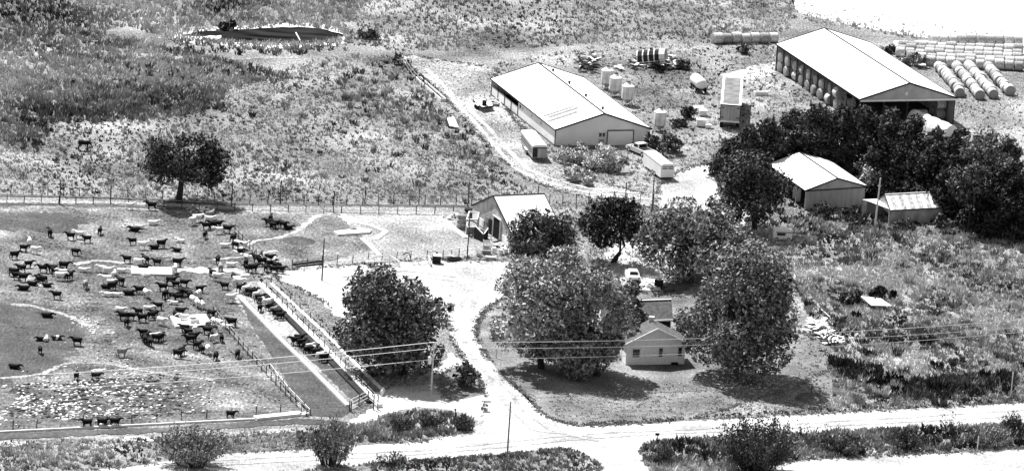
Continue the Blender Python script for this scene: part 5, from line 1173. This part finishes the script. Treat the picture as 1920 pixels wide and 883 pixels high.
def tree(name, label, base, box, mat='leaf', size=.21, dens=420, lobes=30, tr=.3, stems=1, cat='tree', group=None, cone=False, tmean=.5, lean=None, ry=.85, fill=.25, lobe_r=.36, tvar=.6):
    TSEED[0] += 1; seed = TSEED[0]; rnd = random.Random(seed)
    p = G(*base); s = sc(*base); x0, y0, x1, y1 = box; cp = math.cos(PITCH)
    rx = (x1-x0)/2/s; rz = max(.3, (y1-y0)/2/(s*cp)*.96); zc = (base[1]-(y0+y1)/2)/(s*cp)
    dx = ((x0+x1)/2-base[0])/s - zc*math.sin(ROLL)*1.0
    C = Vector((p.x+dx, p.y, max(zc, rz*.9)))
    root = empty(name, p, label, cat, group)
    for k in range(stems):
        top = C+Vector((rnd.uniform(-.25, .25)*rx*(stems > 1), rnd.uniform(-.2, .2)*rx, rz*.35)); st_ = p+Vector((rnd.uniform(-.3, .3)*(stems > 1), rnd.uniform(-.3, .3)*(stems > 1), -.05))
        mid = st_.lerp(top, .5)+Vector((rnd.uniform(-.3, .3), rnd.uniform(-.3, .3), 0))
        if lean: mid = st_+Vector(lean)*(k+1)/stems
        MB().tube([st_, st_.lerp(mid, .5)+Vector((.05, 0, .1)), mid, top], [tr*1.25, tr, tr*.75, tr*.3], 8).build('trunk', MAT['bark'], root)
    for k in range(6 if rx > 1.5 else 2):
        a = k*1.05+rnd.uniform(-.3, .3); q0 = p.lerp(C, rnd.uniform(.55, .95)); q1 = C+Vector((math.cos(a)*rx*.75, math.sin(a)*rx*.6, rnd.uniform(-.3, .6)*rz))
        MB().tube([q0, q0.lerp(q1, .5)+Vector((0, 0, .3)), q1], [tr*.5, tr*.32, tr*.12], 6).build('limb', MAT['bark'], root)
    n = int(max(250, dens*rx*rz)); crown_mesh(root, C, rx, rx*ry, rz, mat, n, size, lobes, seed, cone=cone, tmean=tmean, fill=fill, lobe_r=lobe_r, tvar=tvar)
    return root
tree('shade_tree', 'lone dark spreading tree in the pasture by the top fences', (335, 379), (268, 240, 428, 356), 'leaf_dark', tr=.42, tmean=.42, lobes=24)
tree('maple_tree', 'big dark round tree between the feed bunk and the driveway', (757, 702), (640, 486, 846, 700), 'leaf', tr=.35, size=.25, lobes=36, tmean=.42, tvar=.7)
tree('maple_tree', 'pale topped tree left in the clump at the left side of the house', (1015, 690), (908, 480, 1095, 690), 'leaf_pale', tr=.38, size=.23, lobes=34, tmean=.55, tvar=.7)
tree('maple_tree', 'full grey tree overhanging the left end of the house gable', (1120, 704), (1012, 498, 1188, 714), 'leaf', tr=.38, size=.22, lobes=34, tmean=.55, tvar=.7)
tree('maple_tree', 'largest leafy tree, standing right of the house over the lawn', (1385, 706), (1282, 448, 1500, 708), 'leaf', tr=.45, size=.23, lobes=46, tmean=.5, tvar=.6)
tree('maple_tree', 'loose leafy tree above the parked car, between two darker trees', (1295, 528), (1195, 380, 1397, 516), 'leaf_pale', tr=.32, size=.23, tmean=.35)
tree('maple_tree', 'shaggy pale tree top filling the gap above the big clump left of the house', (1062, 640), (985, 470, 1140, 600), 'leaf_pale', tr=.25, size=.22, lobes=22, tmean=.6)
tree('maple_tree', 'grey tree between the largest leafy tree and the one above the parked car', (1372, 600), (1320, 430, 1440, 560), 'leaf', tr=.25, size=.22, lobes=20, tmean=.55)
tree('young_tree', 'grey leafy tree between the big clump and the garage roof', (1176, 640), (1140, 528, 1216, 622), 'leaf', tr=.15, size=.22, lobes=18, tmean=.55)
tree('walnut_tree', 'dark tree with leaning trunk in front of the pen fence', (1148, 492), (1085, 368, 1215, 468), 'leaf_dark', tr=.24, stems=2, tmean=.3, lean=(1.6, 0, 2.6))
tree('young_tree', 'ragged dark tree hiding the lower corner of the working barn roof', (1005, 508), (945, 398, 1086, 505), 'leaf_dark', size=.24, tr=.2, tmean=.6, lobes=36)
tree('elm_tree', 'dark tree with forked trunk at the right edge of the gravel yard', (1415, 432), (1330, 288, 1476, 420), 'leaf_dark', tr=.28, stems=2, tmean=.45)
tree('young_tree', 'small pale leafed tree behind the low banded shed', (1632, 378), (1610, 312, 1645, 352), 'leaf_pale', size=.22, tr=.08, lobes=12, tmean=.6, dens=260)
tree('young_tree', 'very small pale tree beside the top of the bleached pole', (1655, 378), (1642, 318, 1668, 342), 'leaf_pale', size=.2, tr=.06, lobes=8, tmean=.6, dens=260)
tree('ash_tree', 'pale leafed tree in front of the dark cedars at right', (1815, 436), (1768, 298, 1868, 395), 'leaf', size=.25, tr=.2, lobes=13, tmean=.42, dens=160)
tree('ash_tree', 'pale leafed tree at the right edge above the cedars', (1872, 402), (1806, 236, 1925, 335), 'leaf', size=.25, tr=.22, lobes=20, tmean=.5, dens=200)
cb = [(1366, 332, 268, 46), (1402, 336, 246, 54), (1440, 336, 234, 58), (1485, 330, 212, 62), (1530, 326, 205, 62), (1575, 322, 206, 62), (1620, 325, 208, 62), (1665, 330, 214, 62), (1710, 340, 226, 62), (1755, 352, 244, 62), (1800, 365, 252, 62), (1845, 382, 262, 62), (1886, 392, 266, 54)]
cf = [(1652, 372, 262, 66), (1700, 382, 274, 66), (1745, 394, 286, 66), (1790, 408, 300, 66), (1835, 424, 312, 66), (1875, 440, 322, 62), (1908, 452, 332, 60)]
for nm, rows_ in (('back', cb), ('front', cf)):
    for i, (x_, y_, t_, w_) in enumerate(rows_):
        tree('cedar_tree', f'{ORD[i]} dark cedar from the left in the {nm} row of the windbreak', (x_, y_), (x_-w_*.80, t_-4, x_+w_*.80, y_-2), 'cedar', size=.23, dens=420, lobes=30, tr=.16, cone=True, tmean=.62 if nm == 'back' else .36, tvar=.5, group='cedars of the windbreak', fill=.3, lobe_r=.46)
def shrub(label, base, box, mat='leaf', size=.2, dens=330, lobes=12, tmean=.45, group=None, name='shrub', cat='shrub', fill=.4):
    return tree(name, label, base, box, mat, size, dens, lobes, .05, 3, cat, group, tmean=tmean, fill=fill, lobe_r=.42)
shrub('dark shrub on the grass island in the driveway', (880, 724), (852, 682, 906, 726), 'leaf_dark', .24, tmean=.55, lobes=14)
shrub('round dark shrub against the grey shed end wall', (1546, 407), (1530, 379, 1562, 408), 'leaf_dark', .2, tmean=.45)
shrub('low wide dark shrub at the right foot of the grey end wall', (1597, 406), (1578, 387, 1620, 407), 'leaf_dark', .2, tmean=.4)
shrub('dark shrub at the foot of the low banded shed', (1695, 430), (1672, 408, 1726, 432), 'leaf_dark', .22, tmean=.5)
shrub('dark shrub between the bleached pole and the grey end wall', (1610, 422), (1592, 404, 1636, 424), 'leaf_dark', .2, tmean=.5)
shrub('shrub at the right end of the low banded shed', (1755, 428), (1738, 402, 1785, 430), 'leaf_dark', .22, tmean=.4)
shrub('dark bush behind the pickup truck', (1238, 286), (1198, 251, 1284, 286), 'leaf_dark', .26, tmean=.6, lobes=18)
shrub('pale bush at the near left corner of the long white shed', (1078, 304), (1040, 258, 1112, 308), 'weed', .2, tmean=.8, lobes=13)
shrub('pale bush before the gable of the long white shed', (1125, 318), (1092, 266, 1160, 320), 'weed', .2, tmean=.75, lobes=13)
shrub('grey bush between the pale bushes and the pickup truck', (1152, 322), (1132, 286, 1176, 323), 'weed', .2, tmean=.6, lobes=10)
shrub('low grey bush in the weeds below the white shed gable', (1095, 340), (1050, 312, 1140, 342), 'weed', .2, tmean=.65, lobes=10)
shrub('pale tall shrub touching the right side of the house', (1290, 634), (1283, 602, 1299, 634), 'leaf_pale', .16, tmean=.7, lobes=7)
shrub('grey shrub behind the right roof slope of the house', (1270, 620), (1255, 588, 1285, 620), 'leaf', .2, tmean=.6, lobes=9)
shrub('dark shrub at the back of the house roof, under the big tree', (1308, 640), (1294, 612, 1325, 640), 'leaf_dark', .2, tmean=.5, lobes=9)
shrub('dark round bush on the far bank of the pond', (427, 56), (412, 40, 446, 56), 'leaf_dark', .3, tmean=.4, lobes=9)
shrub('low dark bush in the grass right of the pond', (690, 72), (672, 58, 712, 74), 'leaf_dark', .28, tmean=.5, lobes=9)
shrub('dark thicket in the hollow left of the sunken roof', (1592, 568), (1568, 546, 1616, 572), 'leaf_dark', .24, tmean=.12, lobes=12)
shrub('dark thicket in the hollow above the sunken roof', (1660, 560), (1622, 538, 1684, 560), 'leaf_dark', .24, tmean=.12, lobes=12)
shrub('dark bush by the scrap heap below the collapsed silo', (1232, 134), (1218, 114, 1248, 134), 'leaf_dark', .26, tmean=.3, lobes=9)
shrub('dark bush right of the scrap heap below the collapsed silo', (1280, 130), (1266, 112, 1298, 131), 'leaf_dark', .26, tmean=.45, lobes=9)
shrub('dark bush left of the pale crates by the semi trailer', (1294, 222), (1278, 200, 1310, 223), 'leaf_dark', .24, tmean=.4, lobes=9)
shrub('dark low bush lower left of the pale crates', (1272, 238), (1258, 220, 1288, 239), 'leaf_dark', .24, tmean=.4, lobes=9)
shrub('dark bush beside the round bales left of the pole barn', (1395, 100), (1380, 88, 1415, 102), 'leaf_dark', .28, tmean=.5, lobes=8)
shrub('dark bush at the left end of the bale field', (1672, 102), (1658, 88, 1688, 106), 'leaf_dark', .28, tmean=.5, lobes=8)
shrub('grey brush at the corner between the pole barn and bale rows', (1712, 124), (1690, 104, 1740, 128), 'weed', .26, tmean=.4, lobes=10)
for i, (x_, y_) in enumerate(((1560, 236), (1585, 240), (1616, 244), (1640, 246), (1668, 246))):
    shrub(f'{ORD[i]} low bush from the left along the near end of the pole barn', (x_, y_), (x_-20, y_-26, x_+20, y_), 'leaf_dark', .24, tmean=.65, lobes=9, group='bushes at the pole barn end')
def brush(label, base, box, nb, mat='weed_d', tone=.4, leafn=1500, name='bush', size=.16, group=None, up=.8, h2=None):
    """upright bush: many thin stems fanning from the ground, with small leaves along them"""
    TSEED[0] += 1; rg = np.random.default_rng(TSEED[0]); p = G(*base); s = sc(*base); x0, y0, x1, y1 = box
    rx = (x1-x0)/2/s; H_ = (base[1]-y0)/(s*math.cos(PITCH)); root = empty(name, p, label, 'bush', group); cx = ((x0+x1)/2-base[0])/s-H_*.5*math.sin(ROLL)
    mb = MB(); tips = []
    for i in range(nb):
        a = rg.uniform(0, 6.283); r = rg.uniform(0, 1)**.6; b_ = p+Vector((math.cos(a)*rx*.35*r+cx*.5, math.sin(a)*rx*.3*r, -.05)); e_ = p+Vector((math.cos(a)*rx*r+cx, math.sin(a)*rx*.8*r, H_*(1-.35*r*r)*rg.uniform(.6, 1.0)))
        m_ = b_.lerp(e_, .5)+Vector((0, 0, H_*.08)); mb.tube([b_, m_, e_], [.04, .025, .008], 3, cap=False); tips.append((b_, m_, e_))
    mb.build('stems', MAT['wood_d'], root)
    k = rg.integers(0, nb, leafn); t = rg.uniform(.3, 1.05, leafn)
    B_ = np.array([tuple(x[0]) for x in tips])[k]; E_ = np.array([tuple(x[2]) for x in tips])[k]; P = B_+(E_-B_)*t[:, None]+rg.normal(size=(leafn, 3))*size*1.2
    up_ = rg.normal(size=(leafn, 3))*.5+np.array([0, 0, up]); up_ /= np.linalg.norm(up_, axis=1)[:, None]; sd_ = np.cross(up_, rg.normal(size=(leafn, 3))); sd_ /= np.linalg.norm(sd_, axis=1)[:, None]
    ss = size*rg.uniform(.6, 1.5, leafn); a_ = up_*ss[:, None]; c_ = sd_*(ss*.4)[:, None]
    V = np.stack([P-a_, P+c_, P+a_, P-c_], 1).reshape(-1, 3); V[:, 2] = np.maximum(V[:, 2], .03)
    kt = rg.uniform(-.3, .3, nb)[k]
    numpy_mesh('foliage', V, np.arange(leafn*4).reshape(-1, 4), np.repeat(tone+kt+rg.uniform(-.2, .2, leafn), 4), MAT[mat], root, np.array(root.location)); return root
brush('wide fan shaped bush at the bottom left beside the road', (362, 872), (288, 792, 434, 872), 150, 'weed', .34, 6500, size=.17)
brush('tall wispy bush by the road below the feed bunk', (620, 872), (574, 776, 668, 872), 90, 'weed', .36, 4200, size=.16)
brush('low leafy growth right of the wispy bush by the road', (735, 872), (700, 848, 770, 872), 25, 'weed_d', .4, 700)
brush('large dark bush on the bank below the road at right', (1420, 884), (1334, 775, 1508, 884), 150, 'weed_d', .42, 9000, size=.19)
brush('bare spindly sapling at the road edge right of the dark bush', (1503, 826), (1490, 783, 1520, 826), 10, 'weed_d', .3, 90, name='sapling')
brush('spindly leaning sapling with few leaves over the road', (1548, 822), (1520, 786, 1590, 822), 9, 'weed_d', .3, 70, name='sapling')
brush('tall thin sapling before the road near the right edge', (1775, 816), (1758, 766, 1805, 816), 12, 'weed_d', .4, 140, name='sapling')
brush('dark bush at the lower right edge of the frame', (1895, 808), (1878, 770, 1915, 808), 20, 'weed_d', .35, 600)
brush('dark clump on the lower bank near the side road', (1245, 872), (1215, 836, 1280, 872), 40, 'weed_d', .45, 1600)
brush('dark clump on the lower bank under the pale post', (1700, 838), (1650, 806, 1745, 838), 60, 'weed_d', .4, 2200)
brush('grey clump on the lower bank right of the pale post', (1850, 832), (1800, 800, 1905, 832), 60, 'weed', .45, 2200)
brush('dark clump on the bank between the dark bush and pale post', (1580, 848), (1530, 812, 1630, 848), 60, 'weed_d', .5, 2200)
brush('leafy weed clump in the middle of the roadside wedge', (745, 808), (725, 778, 775, 808), 30, 'weed_d', .45, 1100)
brush('leafy weed clump at the right tip of the roadside wedge', (868, 806), (845, 782, 892, 806), 30, 'weed_d', .45, 1100)
brush('leafy weed clump between the two posts of the wedge', (805, 802), (785, 776, 825, 802), 30, 'weed_d', .4, 1100)

# ------------------------------------------------------------------ cattle
def fused(mb, name, voxel=.045, ratio=.3):
    """overlapping solids fused into one continuous skin"""
    me = bpy.data.meshes.new(name); me.from_pydata([tuple(v) for v in mb.v], [], mb.f)
    bm = bmesh.new(); bm.from_mesh(me); bmesh.ops.recalc_face_normals(bm, faces=bm.faces); bm.to_mesh(me); bm.free()
    ob = bpy.data.objects.new(name, me); COL.objects.link(ob)
    q = ob.modifiers.new('r', 'REMESH'); q.mode = 'VOXEL'; q.voxel_size = voxel
    q = ob.modifiers.new('s', 'SMOOTH'); q.iterations = 2; q.factor = .5
    q = ob.modifiers.new('d', 'DECIMATE'); q.ratio = ratio
    dg = bpy.context.evaluated_depsgraph_get(); dg.update(); out = bpy.data.meshes.new_from_object(ob.evaluated_get(dg)); out.name = name
    bpy.data.objects.remove(ob); bpy.data.meshes.remove(me)
    for p_ in out.polygons: p_.use_smooth = True
    return out
def beast(pose, horse=False, seed=0):
    """rings (x, y, z, half width, half height) from rump to muzzle, legs jointed at hock and knee"""
    rd = random.Random(seed); mb = MB(); n = 10
    def loft(rs):
        base = len(mb.v)
        for x, y, z, a, b in rs:
            for k in range(n):
                t = 2*math.pi*k/n; mb.v.append(Vector((x, y+a*math.cos(t), z+b*math.sin(t)*(1 if math.sin(t) < 0 else .92))))
        for i in range(len(rs)-1):
            for k in range(n): p = base+i*n+k; q = base+i*n+(k+1) % n; mb.f.append((p, q, q+n, p+n))
        mb.f.append(tuple(base+k for k in reversed(range(n)))); mb.f.append(tuple(base+(len(rs)-1)*n+k for k in range(n)))
    dz = -.50 if pose == 'l' else 0
    if horse:
        loft([(-.78, 0, 1.22, .12, .16), (-.65, 0, 1.18, .27, .28), (-.3, 0, 1.14, .29, .30), (.1, 0, 1.12, .28, .31), (.45, 0, 1.15, .25, .32), (.66, 0, 1.2, .17, .26)])
        loft([(.5, 0, 1.22, .15, .26), (.8, 0, 1.1, .12, .2), (1.05, 0, .78, .1, .15), (1.16, 0, .55, .08, .1)])
        loft([(1.08, 0, .62, .09, .12), (1.2, 0, .42, .09, .11), (1.26, 0, .12, .06, .07)])
        legs = [(-.55, -.18), (-.6, .18), (.5, -.16), (.42, .16)]; top = 1.0
    else:
        loft([(-.68, 0, .98+dz, .15, .16), (-.6, 0, .92+dz, .25, .27), (-.35, 0, .86+dz, .30, .32), (0, 0, .82+dz, .33, .35), (.3, 0, .83+dz, .31, .35), (.52, 0, .86+dz, .25, .33), (.66, 0, .92+dz, .17, .25)])
        sh = {'s': (.18, .12), 't': (.2, .12), 'g': (-.10, -.42), 'l': (.16, .12)}[pose]; tw = .22 if pose == 't' else 0
        loft([(.5, 0, .95+dz, .17, .26), (.72, tw*.2, .98+dz+sh[0]*.4, .13, .2), (.9, tw*.6, .95+dz+sh[0], .11, .15)])
        hx, hz = (.92, .95+dz+sh[0]) if pose != 'g' else (.95, .72)
        ex, ez = (hx+.36, hz-.16) if pose != 'g' else (hx+.16, .16)
        loft([(hx-.1, tw*.5, hz+.02, .11, .13), (hx+.08, tw*.8, hz-.02 if pose != 'g' else hz-.2, .12, .13), (ex, tw*1.8, ez, .075, .085)])
        for q in (-1, 1): mb.beam((hx-.02, tw*.6+q*.1, hz+.06), (hx-.08, tw*.6+q*.27, hz+.05), .07, .09)
        legs = [(-.5, -.18), (-.5, .18), (.42, -.17), (.42, .17)]; top = .78
    for i, (x, y) in enumerate(legs):
        st = rd.uniform(-.13, .13); hind = i < 2
        if pose == 'l': mb.tube([(x, y*1.3, .3), (x+.28, y*1.6, .12), (x+.5, y*1.5, .08)], [.13, .09, .06], 7)
        elif hind: mb.tube([(x-.03, y, top+.05), (x+.06+st*.4, y, top*.72), (x-.10+st, y, top*.5), (x-.04+st, y, .06), (x+.0+st, y, 0)], [.19, .13, .075, .065, .075], 7)
        else: mb.tube([(x, y, top), (x+st*.5, y, top*.5), (x+st, y, .07), (x+.02+st, y, 0)], [.14, .078, .06, .072], 7)
    tz = 1.12 if not horse else 1.3
    mb.tube([(-.68, 0, tz+dz-.05), (-.82, .03, tz+dz-.3), (-.84, .05, tz-.75 if pose != 'l' else .12)], [.06, .045, .06], 6)
    return fused(mb, 'horse_body' if horse else 'cattle_body')
BODY = {}
for ps in 'sglt': 
    for sd_ in (0, 1): BODY[ps, sd_] = beast(ps, seed=sd_+ord(ps))
def belted():
    m, t, p = newmat('black coat with white belt'); p.inputs['Roughness'].default_value = .8
    tc = t.nodes.new('ShaderNodeTexCoord'); sx_ = t.nodes.new('ShaderNodeSeparateXYZ'); nz = t.nodes.new('ShaderNodeTexNoise'); nz.inputs['Scale'].default_value = 2.5
    ad = t.nodes.new('ShaderNodeMath'); ad.operation = 'MULTIPLY_ADD'; ad.inputs[1].default_value = .35; cr = t.nodes.new('ShaderNodeValToRGB'); cr.color_ramp.interpolation = 'CONSTANT'
    cr.color_ramp.elements[0].position = 0; cr.color_ramp.elements[0].color = g3(.012); e = cr.color_ramp.elements.new(.44); e.color = g3(.72); cr.color_ramp.elements[-1].position = .62; cr.color_ramp.elements[-1].color = g3(.012)
    L = t.links.new; L(tc.outputs['Object'], nz.inputs['Vector']); L(tc.outputs['Object'], sx_.inputs[0]); L(nz.outputs['Fac'], ad.inputs[0])
    mr = t.nodes.new('ShaderNodeMapRange'); mr.inputs['From Min'].default_value = -1.2; mr.inputs['From Max'].default_value = 1.2; mr.inputs['To Min'].default_value = -.17; mr.inputs['To Max'].default_value = .83
    L(sx_.outputs['X'], mr.inputs[0]); L(mr.outputs[0], ad.inputs[2]); L(ad.outputs[0], cr.inputs['Fac']); L(cr.outputs[0], p.inputs['Base Color']); return m
COATS = {'k': coat('black coat', .004, .009), 'w': coat('white coat', .6, .78), 'g': coat('tan grey coat', .16, .3), 'b': belted()}
CN = {'k': 'black', 'w': 'white', 'g': 'greyish tan', 'b': 'black and white belted'}
MESHC = {}
def beast_mesh(pose, seed, c):
    k_ = (pose, seed, c)
    if k_ not in MESHC: m_ = BODY[pose, seed].copy(); m_.materials.append(COATS[c]); MESHC[k_] = m_
    return MESHC[k_]
PN = {'s': 'standing', 'g': 'grazing', 'l': 'lying down', 't': 'standing'}
HD = lambda f: 'facing right' if -50 < ((f+180) % 360)-180 < 50 else ('facing left' if abs(((f+180) % 360)-180) > 130 else ('seen from behind' if f > 0 and f < 180 else 'facing the camera'))
HERD = {
 'beside the top fences, left of the lone tree': [(243, 394, 'w', 's', 5), (284, 395, 'k', 's', 182)],
 'in the open part of the pen, far left': [(55, 462, 'w', 's', 85), (93, 445, 'k', 's', 95), (132, 451, 'k', 's', 180), (148, 449, 'w', 's', 175), (163, 456, 'k', 's', 190), (187, 441, 'k', 's', 80), (44, 473, 'k', 's', 5), (65, 477, 'w', 's', 0), (27, 487, 'k', 's', 30), (141, 480, 'k', 'g', 350)],
 'in the open pen below the lone tree': [(253, 435, 'k', 'l', 185), (261, 430, 'w', 'l', 0), (287, 423, 'w', 'l', 10), (248, 460, 'k', 's', 182), (266, 469, 'w', 's', 5), (290, 468, 'k', 'l', 190), (302, 466, 'k', 's', 35), (339, 456, 'w', 'l', 170), (332, 473, 'k', 'l', 175)],
 'around the upper concrete pad': [(238, 494, 'k', 's', 185), (258, 499, 'w', 's', 0), (272, 496, 'k', 's', 120), (294, 500, 'k', 's', 175), (268, 506, 'k', 'l', 0), (327, 514, 'w', 's', 85), (332, 501, 'k', 's', 10)],
 'in the dark group at the left edge': [(40, 512, 'k', 's', 185), (53, 503, 'k', 's', 10), (80, 512, 'k', 's', 170), (98, 513, 'k', 's', 180), (104, 518, 'k', 's', 0), (119, 507, 'k', 's', 5), (112, 527, 'w', 's', 0), (117, 520, 'w', 's', 180), (129, 526, 'k', 's', 60), (25, 519, 'k', 's', 0), (43, 529, 'k', 's', 20), (60, 536, 'k', 'l', 0), (76, 527, 'k', 'l', 170), (81, 531, 'k', 's', 150), (87, 539, 'k', 'l', 5), (45, 545, 'k', 'l', 180), (106, 562, 'k', 's', 178), (30, 525, 'k', 's', 180)],
 'in the loose group left of the upper pad': [(156, 511, 'w', 'l', 0), (160, 542, 'g', 's', 270), (191, 512, 'w', 's', 170), (201, 516, 'w', 's', 0), (213, 524, 'w', 's', 75), (199, 533, 'w', 's', 180), (207, 538, 'w', 's', 5), (225, 536, 'k', 's', 130), (197, 542, 'k', 'l', 0), (210, 545, 'k', 's', 45), (202, 557, 'w', 'l', 180), (218, 557, 'w', 'l', 0), (240, 554, 'k', 'l', 0), (261, 552, 'k', 's', 185), (274, 559, 'w', 's', 300), (228, 512, 'w', 'l', 0)],
 'in the crowd below the lone tree, middle': [(361, 423, 'w', 's', 50), (369, 418, 'w', 's', 10), (393, 412, 'g', 's', 60), (392, 421, 'w', 's', 0), (386, 432, 'k', 's', 180), (399, 430, 'k', 's', 175), (408, 428, 'k', 's', 5), (410, 440, 'w', 's', 182), (426, 438, 'k', 's', 350), (384, 448, 'k', 's', 270), (437, 455, 'k', 's', 60), (421, 465, 'w', 'l', 0), (446, 459, 'w', 'l', 330), (442, 468, 'k', 's', 350), (455, 469, 'w', 's', 355), (451, 474, 'k', 'l', 0)],
 'in the black group by the feeding corner': [(408, 496, 'k', 's', 275), (461, 501, 'k', 's', 85), (413, 511, 'g', 's', 90), (398, 520, 'k', 's', 140), (407, 528, 'w', 's', 350), (433, 501, 'w', 'l', 0), (438, 528, 'k', 's', 275), (421, 544, 'k', 's', 185), (465, 511, 'k', 's', 180), (474, 512, 'k', 's', 5), (482, 494, 'k', 's', 170), (490, 499, 'k', 's', 200), (498, 510, 'k', 's', 265), (504, 492, 'k', 's', 0), (512, 512, 'k', 's', 180), (508, 504, 'k', 's', 20), (526, 513, 'k', 's', 5), (519, 508, 'k', 's', 160), (488, 488, 'k', 's', 80)],
 'apart in the small paddock': [(504, 425, 'k', 's', 200), (511, 430, 'k', 's', 150), (516, 428, 'k', 's', 20), (531, 430, 'k', 's', 330), (540, 431, 'k', 'l', 0), (507, 418, 'k', 's', 100)],
 'eating along the feed bunk, upper end': [(444, 533, 'w', 's', 10), (451, 549, 'k', 's', 50), (461, 552, 'w', 's', 40), (467, 555, 'k', 's', 40), (474, 557, 'k', 's', 40), (480, 561, 'w', 's', 42), (486, 568, 'k', 's', 38), (491, 573, 'b', 's', 42), (487, 586, 'k', 's', 90), (500, 576, 'w', 's', 45), (505, 583, 'k', 's', 40), (513, 589, 'g', 's', 45), (519, 597, 'k', 's', 200), (525, 601, 'k', 's', 20), (432, 568, 'w', 's', 10), (447, 538, 'w', 's', 350)],
 'eating along the feed bunk, lower end': [(554, 648, 'k', 's', 185), (560, 643, 'k', 's', 20), (565, 651, 'k', 's', 40), (573, 656, 'k', 's', 42), (580, 658, 'w', 's', 40), (576, 664, 'k', 's', 60), (587, 664, 'b', 's', 42), (592, 668, 'k', 's', 40), (600, 675, 'w', 's', 42), (607, 680, 'k', 's', 42)],
 'in the thick of the herd, upper half': [(305, 547, 'k', 's', 182), (329, 541, 'k', 's', 175), (320, 536, 'k', 's', 10), (345, 539, 'k', 's', 0), (374, 550, 'k', 's', 5), (371, 560, 'w', 's', 265), (362, 572, 'w', 's', 300), (370, 578, 'w', 's', 280), (380, 580, 'w', 's', 95), (309, 561, 'k', 's', 270), (324, 563, 'k', 's', 20), (333, 566, 'k', 's', 190), (349, 557, 'k', 's', 320), (356, 562, 'k', 's', 280), (326, 572, 'w', 'l', 180), (339, 556, 'k', 's', 100)],
 'in the thick of the herd, left half': [(296, 582, 'k', 's', 180), (277, 589, 'w', 's', 10), (259, 592, 'k', 's', 175), (266, 605, 'k', 's', 185), (289, 596, 'k', 's', 190), (302, 611, 'w', 's', 320), (237, 613, 'k', 's', 270), (231, 602, 'k', 's', 180), (246, 601, 'k', 's', 0), (225, 591, 'w', 's', 350), (284, 600, 'k', 's', 20)],
 'beside the lower pad with the square tank': [(330, 598, 'k', 's', 300), (337, 593, 'k', 's', 350), (345, 605, 'w', 's', 180), (396, 596, 'k', 's', 330), (400, 612, 'w', 's', 290), (390, 616, 'g', 's', 60), (424, 617, 'w', 'l', 340), (434, 613, 'k', 's', 182), (411, 608, 'w', 'l', 300)],
 'in the cluster below the lower pad': [(352, 631, 'k', 's', 170), (346, 624, 'k', 's', 190), (365, 626, 'w', 's', 100), (356, 645, 'k', 's', 185), (362, 640, 'k', 's', 20), (370, 656, 'k', 's', 60), (378, 662, 'k', 's', 290), (389, 664, 'w', 's', 265), (395, 637, 'k', 's', 260), (388, 628, 'k', 's', 180), (402, 642, 'w', 's', 250), (415, 642, 'k', 's', 90), (404, 676, 'k', 's', 270), (445, 672, 'k', 's', 275), (333, 672, 'k', 's', 2), (340, 667, 'k', 's', 80)],
 'in the knot below the left half': [(268, 632, 'k', 's', 180), (273, 640, 'k', 's', 60), (272, 645, 'k', 's', 270), (280, 650, 'k', 's', 280), (293, 643, 'k', 's', 0), (302, 640, 'k', 's', 80), (228, 670, 'g', 's', 20), (288, 640, 'w', 's', 15)],
 'on the smooth dark ground at lower left': [(87, 596, 'k', 'l', 0), (78, 640, 'k', 'l', 185), (86, 640, 'w', 'l', 90), (105, 638, 'b', 'l', 0), (144, 649, 'k', 's', 182), (75, 664, 'k', 's', 265), (26, 692, 'k', 'l', 0), (143, 713, 'k', 's', 275), (179, 714, 'k', 's', 5), (184, 708, 'w', 's', 0)],
 'at the low fence along the pen bottom': [(118, 801, 'w', 's', 180), (163, 802, 'k', 's', 185), (191, 801, 'k', 's', 10), (215, 800, 'k', 's', 5), (432, 785, 'k', 's', 0)],
}
for reg, lst in HERD.items():
    cnt = {}; lst = sorted(lst)
    tot = {}
    for r_ in lst: key = (r_[2], PN[r_[3]], HD(r_[4])); tot[key] = tot.get(key, 0)+1
    for i, (x_, y_, c, ps, f) in enumerate(lst):
        key = (c, PN[ps], HD(f)); cnt[key] = cnt.get(key, 0)+1; rd = random.Random(int(x_*31+y_*7))
        pose = 't' if (ps == 's' and rd.random() < .35) else ps
        o = bpy.data.objects.new('steer', beast_mesh(pose, rd.randint(0, 1), c)); COL.objects.link(o)
        o.location = G(x_, y_-1); o.rotation_euler = (0, 0, R(f+rd.uniform(-14, 14))); s_ = rd.uniform(.82, 1.04); o.scale = (s_*.98, s_*1.12, s_*1.04)
        n_ = '' if tot[key] == 1 else ORD[cnt[key]-1]+' '
        tag(o, f"{n_}{CN[c].replace('black and white belted', 'belted')} steer {key[1]} {key[2]}, {reg}", 'steer', 'cattle of the herd in the pens')
hm = beast('g', True, 3); hm.materials.append(COATS['k']); ho = bpy.data.objects.new('horse', hm); COL.objects.link(ho); ho.location = G(157, 283); ho.rotation_euler = (0, 0, R(-4)); ho.scale = (1.12,)*3
tag(ho, 'dark horse grazing alone in the pasture left of the lone tree', 'horse')
